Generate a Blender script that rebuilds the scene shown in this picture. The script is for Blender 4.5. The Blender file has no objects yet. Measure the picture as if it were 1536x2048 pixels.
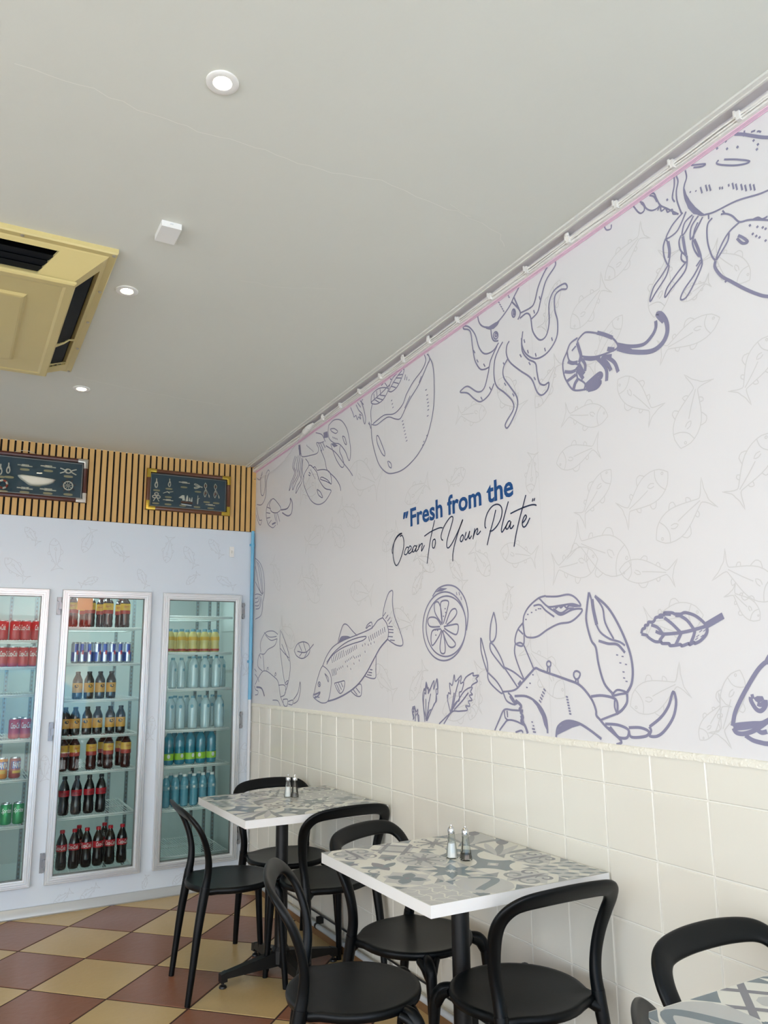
import bpy, math, random
from mathutils import Vector, Matrix
random.seed(7)
C = bpy.context.scene.collection
SC = bpy.context.scene
PI = math.pi

# ------------------------------------------------------------------ camera
F_PX = 1569.09
CAM = Vector((-1.88191, -5.30206, 1.42194))
YAW, PITCH, ROLL = 0.50676, 0.18981, -0.01200
fw = Vector((math.sin(YAW)*math.cos(PITCH), math.cos(YAW)*math.cos(PITCH), math.sin(PITCH)))
r0 = Vector((math.cos(YAW), -math.sin(YAW), 0)); u0 = r0.cross(fw)
rt = r0*math.cos(ROLL)+u0*math.sin(ROLL); up = -r0*math.sin(ROLL)+u0*math.cos(ROLL)
cd = bpy.data.cameras.new('camera'); cam = bpy.data.objects.new('camera', cd); C.objects.link(cam)
m = Matrix((rt, up, -fw)).transposed().to_4x4(); m.translation = CAM
cam.matrix_world = m
cd.sensor_fit = 'VERTICAL'; cd.sensor_height = 24.0; cd.lens = F_PX/2048*24.0
cd.clip_start = 0.02; cd.clip_end = 200
SC.camera = cam

# ------------------------------------------------------------------ light and exposure
SC.view_settings.view_transform = 'Standard'
SC.view_settings.look = 'None'
SC.view_settings.gamma = 1.0
SC.view_settings.exposure = 0.34
SC.view_settings.use_curve_mapping = False
DAY = 4.2          # daylight strength
world = bpy.data.worlds.new('sky'); SC.world = world; world.use_nodes = True
wn = world.node_tree.nodes; wl = world.node_tree.links
bg = wn['Background']; bg.inputs[1].default_value = DAY
wtc = wn.new('ShaderNodeTexCoord'); wsx = wn.new('ShaderNodeSeparateXYZ'); wramp = wn.new('ShaderNodeValToRGB')
wl.new(wtc.outputs['Generated'], wsx.inputs[0]); wl.new(wsx.outputs['Z'], wramp.inputs[0]); wl.new(wramp.outputs[0], bg.inputs[0])
wramp.color_ramp.elements[0].position = 0.0; wramp.color_ramp.elements[0].color = (0.80, 0.82, 0.84, 1)
wramp.color_ramp.elements[1].position = 0.6; wramp.color_ramp.elements[1].color = (0.58, 0.70, 0.88, 1)

def area(name, loc, rot, sx, sy, power, color, portal=False):
    l = bpy.data.lights.new(name, 'AREA'); l.shape = 'RECTANGLE'; l.size = sx; l.size_y = sy
    l.energy = power; l.color = color
    if portal: l.cycles.is_portal = True
    o = bpy.data.objects.new(name, l); o.location = loc; o.rotation_euler = rot; C.objects.link(o); return o
sd = bpy.data.lights.new('sun', 'SUN'); sd.energy = 28; sd.angle = math.radians(1); sd.color = (1.0, .97, .93)
so = bpy.data.objects.new('sun', sd); C.objects.link(so); so.location = (4, 4, 8)
so.rotation_euler = Vector((-.72, -.42, -.62)).to_track_quat('-Z', 'Y').to_euler()
Y_FRONT = -6.7; X_LEFT = -5.2
area('daylight_portal', (-2.6, Y_FRONT-0.02, 1.35), (PI/2, 0, 0), 5.0, 2.6, 1.0, (1, 1, 1), True)
area('daylight_portal', (X_LEFT-0.02, -4.5, 1.35), (PI/2, 0, -PI/2), 3.6, 2.6, 1.0, (1, 1, 1), True)

# ------------------------------------------------------------------ points from the photograph onto the real planes of the room
def ray(px, py):
    return fw + rt*((px-768)/F_PX) - up*((py-1024)/F_PX)
def hit(px, py, axis, v):
    d = ray(px, py); t = (v-CAM[axis])/d[axis]; return CAM+d*t
def rw(px, py): p = hit(px, py, 0, 0.0); return (p.y, p.z)        # right wall -> (Y, Z)
def bw(px, py, y=0.0): p = hit(px, py, 1, y); return (p.x, p.z)   # back wall -> (X, Z)
CS = 0.032
def ceil_z(y): return 2.83 - CS*y
def mur_z(y): return 2.788 - 0.0313*y
def cp(px, py, dz=0.0):                                            # sloping ceiling
    d = ray(px, py); t = (2.83 + dz - CS*CAM.y - CAM.z)/(d.z + CS*d.y); return CAM+d*t

# ------------------------------------------------------------------ materials
def s2l(c):
    return tuple((x/12.92 if x <= 0.04045 else ((x+0.055)/1.055)**2.4) for x in c)
def rgb(h):
    return s2l(tuple(int(h[i:i+2], 16)/255 for i in (0, 2, 4)))
def mat(name, col, rough=0.5, metal=0.0, spec=0.5, noise=0.0, nscale=6.0, bump=0.0, bscale=40.0, coat=0.0, emit=None, estr=0.0, stretch=None, det=4.0):
    mt = bpy.data.materials.new(name); mt.use_nodes = True
    n = mt.node_tree.nodes; l = mt.node_tree.links; b = n['Principled BSDF']
    c = rgb(col) if isinstance(col, str) else col
    b.inputs['Base Color'].default_value = (*c, 1); b.inputs['Roughness'].default_value = rough
    b.inputs['Metallic'].default_value = metal; b.inputs['Specular IOR Level'].default_value = spec
    if coat: b.inputs['Coat Weight'].default_value = coat; b.inputs['Coat Roughness'].default_value = 0.08
    if noise or bump:
        tc = n.new('ShaderNodeTexCoord'); mp = n.new('ShaderNodeMapping'); l.new(tc.outputs['Object'], mp.inputs[0])
        if stretch: mp.inputs['Scale'].default_value = stretch
    if noise:
        nt = n.new('ShaderNodeTexNoise'); nt.inputs['Scale'].default_value = nscale; nt.inputs['Detail'].default_value = det
        l.new(mp.outputs[0], nt.inputs[0])
        mx = n.new('ShaderNodeMix'); mx.data_type = 'RGBA'
        mx.inputs[6].default_value = (*[x*(1-noise) for x in c], 1); mx.inputs[7].default_value = (*[min(1, x*(1+noise)) for x in c], 1)
        l.new(nt.outputs[0], mx.inputs[0]); l.new(mx.outputs[2], b.inputs['Base Color'])
    if bump:
        nb = n.new('ShaderNodeTexNoise'); nb.inputs['Scale'].default_value = bscale; nb.inputs['Detail'].default_value = 3
        l.new(mp.outputs[0], nb.inputs[0]); bp = n.new('ShaderNodeBump'); bp.inputs['Strength'].default_value = bump; bp.inputs['Distance'].default_value = 0.01
        l.new(nb.outputs[0], bp.inputs['Height']); l.new(bp.outputs[0], b.inputs['Normal'])
    if emit:
        b.inputs['Emission Color'].default_value = (*emit, 1); b.inputs['Emission Strength'].default_value = estr
    return mt
def glassmat(name, tint=(1, 1, 1), ior=1.45, rough=0.0, base=0.0):
    mt = bpy.data.materials.new(name); mt.use_nodes = True
    n = mt.node_tree.nodes; l = mt.node_tree.links; n.clear()
    o = n.new('ShaderNodeOutputMaterial'); t = n.new('ShaderNodeBsdfTransparent'); g = n.new('ShaderNodeBsdfGlossy')
    t.inputs[0].default_value = (*tint, 1); g.inputs['Roughness'].default_value = rough
    f = n.new('ShaderNodeFresnel'); f.inputs[0].default_value = ior
    a = n.new('ShaderNodeMath'); a.operation = 'ADD'; a.inputs[1].default_value = base; a.use_clamp = True
    l.new(f.outputs[0], a.inputs[0])
    mx = n.new('ShaderNodeMixShader'); l.new(a.outputs[0], mx.inputs[0]); l.new(t.outputs[0], mx.inputs[1]); l.new(g.outputs[0], mx.inputs[2])
    l.new(mx.outputs[0], o.inputs[0]); return mt

M = dict(
 ceiling=mat('ceiling_paint', 'D6D8CF', 0.7, noise=0.035, nscale=1.3, bump=0.10, bscale=18),
 patch=mat('ceiling_paint_patch', 'CFCEC6', 0.6, noise=0.02),
 crack=mat('ceiling_crack', 'E6E6DE', 0.8),
 mural=mat('mural_print', 'DBDADB', 0.42, noise=0.012, nscale=2.5),
 ink=mat('mural_ink', '84839C', 0.5),
 faint=mat('mural_faint_ink', 'CCCBCA', 0.5),
 navy=mat('lettering_blue', '0A4A86', 0.45),
 navy2=mat('lettering_ink', '1E2E4E', 0.45),
 tile=mat('wall_tile_glaze', 'E0DDD1', 0.12, noise=0.04, nscale=1.6, bump=0.05, bscale=9, stretch=(1, 1, .35)),
 grout=mat('wall_grout', 'EDEBE2', 0.8),
 cap=mat('tile_cap', 'E6E3D6', 0.55, bump=0.5, bscale=90),
 cream=mat('floor_tile_cream', 'C2A673', 0.30, noise=0.09, nscale=5, bump=0.12, bscale=30),
 terra=mat('floor_tile_terracotta', '8A5A43', 0.28, noise=0.12, nscale=5, bump=0.12, bscale=30),
 fgrout=mat('floor_grout', '3A2420', 0.8),
 panel=mat('cooler_panel_white', 'D2DCE5', 0.35, noise=0.015),
 panelfish=mat('panel_faint_ink', 'BEC5CC', 0.4),
 wood=mat('slat_oak', 'CFA768', 0.55, noise=0.13, nscale=14, stretch=(6, 6, .6)),
 felt=mat('slat_black_felt', '14110E', 0.9),
 knot=mat('wood_knot', '4A2D18', 0.6),
 rail=mat('rail_white', 'E6E4DE', 0.5, bump=0.4, bscale=60),
 trim=mat('cornice_white', 'DAD9D2', 0.5),
 gray=mat('cornice_grey', 'D8D4D6', 0.6),
 pink=mat('rail_pink', 'E8C6D8', 0.6),
 alu=mat('door_aluminium', 'D8DCDE', 0.28, metal=0.45),
 aludark=mat('door_gasket', '7E7672', 0.5),
 chrome=mat('chrome', 'D6D6D6', 0.15, metal=1.0),
 hinge=mat('hinge_metal', '8C8F92', 0.3, metal=0.7),
 white=mat('white_plastic', 'E8E8E4', 0.4),
 black=mat('black_plastic', '03070A', 0.38, spec=0.22, bump=0.02, bscale=220),
 blackmetal=mat('black_powder_coat', '08090A', 0.45),
 acc=mat('ac_cream_plastic', 'CCBC82', 0.4, noise=0.05, nscale=3),
 acdark=mat('ac_dark_louvre', '15181C', 0.5, spec=0.15),
 acvoid=mat('ac_void', '060606', 0.9, spec=0.0),
 pipeblue=mat('pipe_blue', '6FB4D6', 0.4),
 pipewhite=mat('pipe_white', 'D8DCE0', 0.45),
 skirt=mat('skirting_alu', 'B9BDBE', 0.35, metal=0.3),
 brown=mat('skirting_brown', '7C5A38', 0.6),
 mahog=mat('frame_mahogany', '4A2018', 0.3, noise=0.15, nscale=20),
 mahog2=mat('frame_walnut', '5E3720', 0.3, noise=0.15, nscale=20),
 brass=mat('brass', 'CDB04A', 0.25, metal=0.9),
 steel=mat('brushed_silver', 'C2BFB6', 0.3, metal=0.8),
 navyb=mat('display_backing', '2B4450', 0.8),
 rope=mat('rope_cream', 'D2CDBA', 0.8),
 plate=mat('name_plate_brass', '9A9470', 0.45, metal=0.2),
 hull=mat('model_white', 'D8D6C6', 0.5),
 redb=mat('lifebuoy_red', '9A3A2A', 0.5),
 coolwall=mat('coolroom_wall', 'C3CBC7', 0.5),
 wire=mat('shelf_wire', 'ECEEEA', 0.4),
 post=mat('shelf_post', '8E9A9C', 0.35, metal=0.6),
 cola=mat('cola_liquid', '150C0C', 0.12, coat=0.4),
 colared=mat('cola_red', 'B51625', 0.35),
 cantop=mat('can_aluminium', 'C4C6C8', 0.25, metal=0.9),
 lblack=mat('label_black', '15161A', 0.4),
 tea=mat('tea_liquid', '3A120C', 0.12, coat=0.4),
 teayel=mat('tea_label_yellow', 'D9A93A', 0.4),
 teared=mat('tea_label_red', 'A8352A', 0.4),
 amber=mat('amber_glass', '1E1310', 0.1, coat=0.5),
 ginger=mat('ginger_label', 'D39A3C', 0.5),
 ebl=mat('energy_blue', '1A3F8F', 0.28, metal=0.3),
 esil=mat('energy_silver', 'B9C2CE', 0.25, metal=0.7),
 juice=mat('juice_yellow', 'CFC17A', 0.3),
 water=mat('water_bottle', 'B9CDD0', 0.12, coat=0.6),
 wlab=mat('water_label', '6E9FB0', 0.4),
 teal=mat('teal_bottle', '2C7F96', 0.12, coat=0.6),
 slimblue=mat('slim_bottle_blue', '5E9CB0', 0.12, coat=0.6),
 green=mat('label_lime', '9BCB3A', 0.4),
 gcan=mat('can_green', '1E8A4A', 0.3, metal=0.3),
 ocan=mat('can_orange', 'D9860F', 0.3, metal=0.2),
 rcan=mat('can_dark_orange', '9A3A2A', 0.3, metal=0.2),
 glass=glassmat('cooler_glass', (0.93, 0.98, 0.97), 1.30, 0.0, 0.0),
 picglass=glassmat('picture_glass', (0.97, 0.98, 0.98), 1.35),
 shglass=glassmat('shaker_glass', (0.90, 0.92, 0.90), 1.4, 0.05, 0.0),
 salt=mat('salt', 'F2F2F0', 0.7),
 pepper=mat('pepper', '5A554C', 0.8, noise=0.5, nscale=400),
 orange=mat('orange_paper', 'E8935A', 0.6),
 tbase=mat('table_print_cream', 'D0D0C6', 0.2),
 tg1=mat('table_print_grey', '7F8387', 0.2),
 tg2=mat('table_print_pale_grey', 'AEB0AE', 0.2),
 tg3=mat('table_print_slate', '5F6F78', 0.2),
 tg4=mat('table_print_mauve', '6B6C76', 0.2),
 tedge=mat('table_white_edge', 'E6E6E4', 0.35, noise=0.02),
 plaster=mat('plaster_white', 'D8D6CE', 0.6),
 paving=mat('street_paving', 'C0BFBC', 0.85, noise=0.1),
 carblue=mat('car_blue', '5FA6D8', 0.25, coat=0.6),
 carglass=mat('car_glass', '9FC4D4', 0.1),
 tyre=mat('tyre', '15151A', 0.8),
 facade=mat('facade_cream', 'D9CFC2', 0.7),
 signred=mat('sign_red', 'D8452F', 0.6),
 lampglow=mat('lamp_glow', 'FFFFFF', 0.5, emit=(1.0, 0.84, 0.55), estr=40.0),
 tubeglow=mat('tube_glow', 'FFFFFF', 0.5, emit=(0.82, 0.97, 1.0), estr=5.0),
)

# ------------------------------------------------------------------ mesh builder
class MB:
    def __init__(s): s.v = []; s.f = []; s.m = []; s.mi = 0
    def at(s, i): s.mi = i; return s
    def face(s, pts):
        k = len(s.v); s.v += [tuple(p) for p in pts]; s.f.append(tuple(range(k, k+len(pts)))); s.m.append(s.mi)
    def box(s, x0, x1, y0, y1, z0, z1):
        k = len(s.v); s.v += [(x, y, z) for x in (x0, x1) for y in (y0, y1) for z in (z0, z1)]
        for q in ((0, 1, 3, 2), (4, 6, 7, 5), (0, 4, 5, 1), (2, 3, 7, 6), (0, 2, 6, 4), (1, 5, 7, 3)):
            s.f.append(tuple(k+i for i in q)); s.m.append(s.mi)
    def hexa(s, a, b):      # two quads a (4 pts), b (4 pts) joined
        k = len(s.v); s.v += [tuple(p) for p in a]+[tuple(p) for p in b]
        for q in ((3, 2, 1, 0), (4, 5, 6, 7), (0, 1, 5, 4), (1, 2, 6, 5), (2, 3, 7, 6), (3, 0, 4, 7)):
            s.f.append(tuple(k+i for i in q)); s.m.append(s.mi)
    def rings(s, R, closed=False, caps=True):
        k = len(s.v); n = len(R[0])
        for r in R: s.v += [tuple(p) for p in r]
        L = len(R)
        for i in range(L if closed else L-1):
            for j in range(n):
                a = k+i*n+j; b = k+i*n+(j+1) % n; c = k+((i+1) % L)*n+(j+1) % n; d = k+((i+1) % L)*n+j
                s.f.append((a, b, c, d)); s.m.append(s.mi)
        if caps and not closed:
            s.f.append(tuple(k+j for j in range(n))[::-1]); s.m.append(s.mi)
            s.f.append(tuple(k+(L-1)*n+j for j in range(n))); s.m.append(s.mi)
    def lathe(s, prof, cx=0, cy=0, z0=0, n=20, caps=True):
        s.rings([[(cx+r*math.cos(2*PI*j/n), cy+r*math.sin(2*PI*j/n), z0+z) for j in range(n)] for r, z in prof], caps=caps)
    def tube(s, pts, rad, n=10, closed=False):
        pts = [Vector(p) for p in pts]; R = []
        L = len(pts); prev = None
        for i, p in enumerate(pts):
            if closed: t = pts[(i+1) % L]-pts[i-1]
            else: t = pts[min(i+1, L-1)]-pts[max(i-1, 0)]
            t.normalize()
            ref = prev if prev is not None else (Vector((0, 0, 1)) if abs(t.z) < 0.9 else Vector((1, 0, 0)))
            a = (ref - t*ref.dot(t)).normalized(); prev = a; b = t.cross(a)
            r = rad[i] if isinstance(rad, (list, tuple)) else rad
            R.append([p+a*(r*math.cos(2*PI*j/n))+b*(r*math.sin(2*PI*j/n)) for j in range(n)])
        s.rings(R, closed)
    def prism(s, poly, z0, z1, fn=None):
        fn = fn or (lambda x, y, z: (x, y, z))
        k = len(s.v); n = len(poly)
        s.v += [fn(x, y, z0) for x, y in poly]+[fn(x, y, z1) for x, y in poly]
        s.f.append(tuple(range(k, k+n))[::-1]); s.m.append(s.mi); s.f.append(tuple(range(k+n, k+2*n))); s.m.append(s.mi)
        for j in range(n):
            s.f.append((k+j, k+(j+1) % n, k+n+(j+1) % n, k+n+j)); s.m.append(s.mi)
    def build(s, name, mats, parent=None, smooth=False, auto=None, fix=True):
        me = bpy.data.meshes.new(name); me.from_pydata(s.v, [], s.f)
        for a in (mats if isinstance(mats, (list, tuple)) else [mats]): me.materials.append(a)
        for p, i in zip(me.polygons, s.m): p.material_index = i
        if fix:
            import bmesh
            b = bmesh.new(); b.from_mesh(me); bmesh.ops.recalc_face_normals(b, faces=b.faces); b.to_mesh(me); b.free()
        if smooth:
            for p in me.polygons: p.use_smooth = True
            if auto is not None: me.set_sharp_from_angle(angle=math.radians(auto))
        me.update()
        o = bpy.data.objects.new(name, me); C.objects.link(o)
        if parent: o.parent = parent
        return o
def tag(o, label, cat, group=None):
    o['label'] = label; o['category'] = cat
    if group: o['group'] = group
    return o
def thing(name, label, cat, loc=(0, 0, 0), rz=0, group=None):
    o = bpy.data.objects.new(name, None); o.empty_display_size = 0.05; C.objects.link(o)
    o.location = loc; o.rotation_euler = (0, 0, rz); return tag(o, label, cat, group)
def struct(o): o['kind'] = 'structure'; return o
def dup(root, loc, rz, label, group=None, parent=None):
    r = root.copy(); C.objects.link(r); r.location = loc; r.rotation_euler = (0, 0, rz); r['label'] = label
    if group: r['group'] = group
    for ch in list(root.children):
        c = ch.copy(); C.objects.link(c); c.parent = r
        for g in list(ch.children):
            d = g.copy(); C.objects.link(d); d.parent = c
    return r
def catmull(P, n=6, closed=False):
    P = [tuple(p) for p in P]
    if len(P) < 3: return P
    out = []; L = len(P); D = len(P[0])
    for i in range(L if closed else L-1):
        if closed: a, b, c, d = P[i-1], P[i], P[(i+1) % L], P[(i+2) % L]
        else: a, b, c, d = P[max(i-1, 0)], P[i], P[i+1], P[min(i+2, L-1)]
        for k in range(n):
            t = k/n
            out.append(tuple(0.5*((2*b[q])+(-a[q]+c[q])*t+(2*a[q]-5*b[q]+4*c[q]-d[q])*t*t+(-a[q]+3*b[q]-3*c[q]+d[q])*t**3) for q in range(D)))
    if not closed: out.append(P[-1])
    return out
LIFT = [0]
def ribbon(mb, P, w, place, taper=True):
    LIFT[0] = (round(LIFT[0])+1) % 60
    # a painted stroke: flat band along P (2-D, metres) mapped by place(u, v) on to its surface
    L = len(P); A = []; B = []
    for i in range(L):
        p = P[i]; q = P[max(i-1, 0)]; r = P[min(i+1, L-1)]
        dx, dy = r[0]-q[0], r[1]-q[1]; l = math.hypot(dx, dy) or 1e-9
        k = w/2
        if taper and L > 3: k *= 0.55+0.45*min(1.0, 3.0*min(i, L-1-i)/L)
        nx, ny = -dy/l*k, dx/l*k
        A.append(place(p[0]+nx, p[1]+ny)); B.append(place(p[0]-nx, p[1]-ny)); LIFT[0] += .013
    LIFT[0] -= .013*L; k0 = len(mb.v); mb.v += A+B
    for i in range(L-1):
        mb.f.append((k0+i, k0+i+1, k0+L+i+1, k0+L+i)); mb.m.append(mb.mi)
def textmesh(txt, size=1.0, shear=0.0, bold=0.0):
    cu = bpy.data.curves.new('t', 'FONT'); cu.body = txt; cu.size = size; cu.shear = shear; cu.offset = bold; cu.resolution_u = 3
    o = bpy.data.objects.new('t', cu); C.objects.link(o); bpy.context.view_layer.update()
    me = bpy.data.meshes.new_from_object(o.evaluated_get(bpy.context.evaluated_depsgraph_get()))
    V = [tuple(v.co) for v in me.vertices]; Fc = [tuple(p.vertices) for p in me.polygons]
    bpy.data.objects.remove(o); bpy.data.meshes.remove(me); bpy.data.curves.remove(cu)
    return V, Fc
# ================================================================== THE SETTING
W = 0.198
# ---- floor: 0.397 m tiles laid on the diagonal
def make_floor():
    import bmesh
    s = 2.0057*W; ox, oy = -5.7969*W, -1.534*W; th = -0.7799; c, d = math.cos(th), math.sin(th); g = 0.0032; bv = 0.003
    b = bmesh.new()
    def P(i, j, z): return (ox+s*(i*c+j*d), oy+s*(i*d-j*c), z)
    gi = g/s; bi = (g+bv)/s
    for i in range(-18, 24):
        for j in range(-12, 28):
            x, y, _ = P(i+.5, j+.5, 0)
            if not (X_LEFT-.4 < x < .35 and Y_FRONT-.35 < y < .35): continue
            lo = [b.verts.new(P(i+a, j+e, -0.0025)) for a, e in ((gi, gi), (1-gi, gi), (1-gi, 1-gi), (gi, 1-gi))]
            hi = [b.verts.new(P(i+a, j+e, 0.0)) for a, e in ((bi, bi), (1-bi, bi), (1-bi, 1-bi), (bi, 1-bi))]
            mi = (i+j) % 2
            for f in [hi]+[[lo[k], lo[(k+1) % 4], hi[(k+1) % 4], hi[k]] for k in range(4)]:
                b.faces.new(f).material_index = mi
    v = [b.verts.new(p) for p in ((X_LEFT, Y_FRONT, -0.0015), (0, Y_FRONT, -0.0015), (0, 0, -0.0015), (X_LEFT, 0, -0.0015))]
    b.faces.new(v).material_index = 2
    for co, no in (((0, 0, 0), (1, 0, 0)), ((0, 0, 0), (0, 1, 0)), ((X_LEFT, 0, 0), (-1, 0, 0)), ((0, Y_FRONT, 0), (0, -1, 0))):
        bmesh.ops.bisect_plane(b, geom=b.verts[:]+b.edges[:]+b.faces[:], plane_co=co, plane_no=no, clear_outer=True)
    bmesh.ops.recalc_face_normals(b, faces=b.faces)
    for f in b.faces:
        if f.normal.z < 0: f.normal_flip()
    me = bpy.data.meshes.new('floor'); b.to_mesh(me); b.free()
    for a in ('cream', 'terra', 'fgrout'): me.materials.append(M[a])
    o = bpy.data.objects.new('floor', me); C.objects.link(o); return struct(o)
make_floor()
mb = MB(); mb.box(X_LEFT-.2, .2, Y_FRONT-.1, .2, -.2, -.004); struct(mb.build('floor_slab', M['fgrout']))

# ---- ceiling, sloping gently, with skim-coat patches and hairline cracks
mb = MB()
def cq(x0, x1, y0, y1, dz): return [(x0, y0, ceil_z(y0)+dz), (x1, y0, ceil_z(y0)+dz), (x1, y1, ceil_z(y1)+dz), (x0, y1, ceil_z(y1)+dz)]
mb.hexa(cq(X_LEFT, 0, Y_FRONT, 0, 0), cq(X_LEFT, 0, Y_FRONT, 0, 0.12))
mb.at(1)
def cpatch(pts):
    P = [cp(*p) for p in catmull(pts, 4, True)]; mb.face([(p.x, p.y, ceil_z(p.y)-0.0006) for p in P])
#cpatch([(360, 70), (420, 60), (440, 110), (415, 150), (400, 110)]); cpatch([(480, 130), (640, 120), (660, 150), (560, 170), (490, 165)])
mb.at(2)
def crack(pts, w):
    P = [cp(*p) for p in pts]; J = []
    for a, b in zip(P, P[1:]):
        for k in range(5):
            q = a.lerp(b, k/5); J.append((q.x+random.uniform(-.004, .004), q.y+random.uniform(-.008, .008)))
    ribbon(mb, J, w, lambda x, y: (x, y, ceil_z(y)-0.0008), False)
crack([(30, 130), (190, 180), (330, 240), (440, 275), (530, 300), (640, 340), (760, 360), (880, 410), (960, 440)], .0025)
crack([(150, 754), (240, 772), (350, 795), (470, 815)], .003)
crack([(480, 560), (560, 575), (700, 580)], .0015)
crack([(900, 410), (1000, 470), (1010, 500)], .0018)
struct(mb.build('ceiling', [M['ceiling'], M['patch'], M['crack']], fix=True))

# ---- right wall: mural print above, glazed tiles below, all the drawing in ink strokes on its face
RW = MB()
ZT = 1.152                                                     # top of the tiles
ys = [0, -1.5, -3, -4.5, Y_FRONT]
for a, b in zip(ys, ys[1:]):
    RW.face([(0, a, ZT-.01), (0, b, ZT-.01), (0, b, ceil_z(b)+.05), (0, a, ceil_z(a)+.05)])
    RW.at(0)
RW.face([(.15, 0, -.1), (.15, Y_FRONT, -.1), (.15, Y_FRONT, 3.1), (.15, 0, 2.95)])
RW.face([(0, Y_FRONT, -.1), (.15, Y_FRONT, -.1), (.15, Y_FRONT, 3.09), (0, Y_FRONT, 3.09)])
RW.at(2).face([(0.0005, 0, -.05), (0.0005, Y_FRONT, -.05), (0.0005, Y_FRONT, ZT), (0.0005, 0, ZT)])
RW.at(1)
Y0 = -2.8904*W; ZR1 = 5.2338*W; HR = 0.9901*W
zrows = [ZR1-k*HR for k in range(0, 7)]
rows = [(ZR1, ZT)]+[(zrows[k+1], zrows[k]) for k in range(5)]+[(0.0, zrows[5])]
n = -3
while True:
    y1 = Y0-n*W; y2 = y1-W; n += 1
    y1 = min(y1, -.001)
    if y2 < Y_FRONT: break
    for z1, z2 in rows:
        if z2-z1 < .02: continue
        g = .0016; v = .003; dx = random.uniform(0, .0005); t1 = random.uniform(-.0005, .0005); t2 = random.uniform(-.0005, .0005)
        lo = [(0, y1-g, z1+g), (0, y2+g, z1+g), (0, y2+g, z2-g), (0, y1-g, z2-g)]
        hi = [(-.003-dx+t1, y1-g-v, z1+g+v), (-.003-dx+t2, y2+g+v, z1+g+v), (-.003-dx-t1, y2+g+v, z2-g-v), (-.003-dx-t2, y1-g-v, z2-g-v)]
        k = len(RW.v); RW.v += lo+hi
        for q in ((4, 5, 6, 7), (0, 1, 5, 4), (1, 2, 6, 5), (2, 3, 7, 6), (3, 0, 4, 7)): RW.f.append(tuple(k+i for i in q)); RW.m.append(1)

def wl(u, v): return (-0.0009-LIFT[0]*6e-6, u, v)
def wl2(u, v): return (-0.0004-LIFT[0]*5e-6, u, v)
INK = 3; FAINT = 4
def strokes(ox, oy, s, lst, w=.007, close=False, smooth=True):
    RW.at(INK)
    for st in lst:
        if isinstance(st[0], (int, float)): ww, st = st[0], st[1]
        else: ww = w
        P = [rw(ox+x/s, oy+y/s) for x, y in st]
        if smooth and len(P) > 2: P = catmull(P, 5)
        elif len(P) == 2: P = [P[0], ((P[0][0]+P[1][0])/2, (P[0][1]+P[1][1])/2), P[1]]
        mx = [p for p in P if p[0] < -.002 and p[1] < mur_z(p[0])-.002 and p[1] > ZT]
        # clip where the tiles, the rail or the back wall cut the print
        seg = []
        for p in P:
            if p in mx: seg.append(p)
            else:
                if len(seg) > 1: ribbon(RW, seg, ww, wl, False)
                seg = []
        if len(seg) > 1: ribbon(RW, seg, ww, wl, False)
def fill(ox, oy, s, poly):
    RW.at(INK); P = [rw(ox+x/s, oy+y/s) for x, y in poly]
    c = (sum(p[0] for p in P)/len(P), sum(p[1] for p in P)/len(P))
    P = [(min(p[0], -.002), max(min(p[1], mur_z(p[0])-.002), ZT)) for p in P]
    LIFT[0] = 62; RW.face([wl(*p) for p in P])
def ell(cx, cy, rx, ry, rot=0, n=16):
    c, s = math.cos(rot), math.sin(rot)
    return [(cx+rx*math.cos(t)*c-ry*math.sin(t)*s, cy+rx*math.cos(t)*s+ry*math.sin(t)*c) for t in [2*PI*k/n for k in range(n+1)]]
def dots(ox, oy, s, pts, l=6, ang=90, w=.006):
    a = math.radians(ang); strokes(ox, oy, s, [(w, [(x-l*math.cos(a), y-l*math.sin(a)), (x+l*math.cos(a), y+l*math.sin(a))]) for x, y in pts])

# octopus and prawn
A = (900, 500, 3.072)
strokes(*A, [[(170,393),(178,440),(200,468),(240,475),(290,445),(330,400),(370,340),(395,285),(440,200)],
 [(380,318),(425,365),(432,395),(418,428)], [(393,290),(425,362)], ell(392,388,11,24), ell(394,385,4,14), [(252,488),(258,535),(272,558),(298,558)], ell(282,525,14,22), ell(284,522,6,10),
 [(432,388),(495,355),(520,320),(545,220),(590,120),(635,72),(650,80),(640,110),(590,190),(560,300),(540,380),(500,425)],
 [(430,420),(470,390),(495,410),(510,500),(550,552),(590,530),(610,450),(610,330),(640,250),(700,208),(720,220),(715,240),(680,245),(645,285),(645,370),(662,440),(655,540),(600,630),(530,668),(470,640),(443,580),(448,500)],
 [(440,540),(445,620),(480,670),(525,695),(535,750),(550,815),(580,830),(608,815),(600,860),(565,892),(535,870),(500,790),(430,740),(370,690),(348,640),(350,590),(365,560)],
 [(355,670),(330,720),(330,780),(370,840),(410,900),(415,960),(390,1030),(355,1092),(340,1080),(350,1050),(390,980),(385,930),(340,880),(290,840),(272,780),(275,680),(300,610),(325,565)],
 [(290,590),(250,680),(235,760),(210,850),(170,872),(110,838),(72,860),(66,875),(110,880),(150,915),(190,932),(240,890),(272,820)],
 [(300,570),(265,620),(215,638),(180,600),(155,520),(120,475),(88,468),(85,485),(125,500),(140,600),(155,680),(185,730),(215,733),(240,720)]])
fill(*A, [(210,468),(240,470),(280,445),(308,432),(295,460),(270,485),(245,490),(225,485)])
dots(*A, [(552,295),(518,380),(458,560),(480,625),(528,645),(585,612),(628,548)], 11, 75)
dots(*A, [(435,650),(490,698),(522,790),(332,700),(340,825),(390,890),(248,850),(195,912),(150,625),(170,682),(212,708)], 10, 60)
dots(*A, [(295+7*k,310+13*k) for k in range(6)]+[(352+6*k,268+11*k) for k in range(3)], 5, 40, .005)
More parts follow.
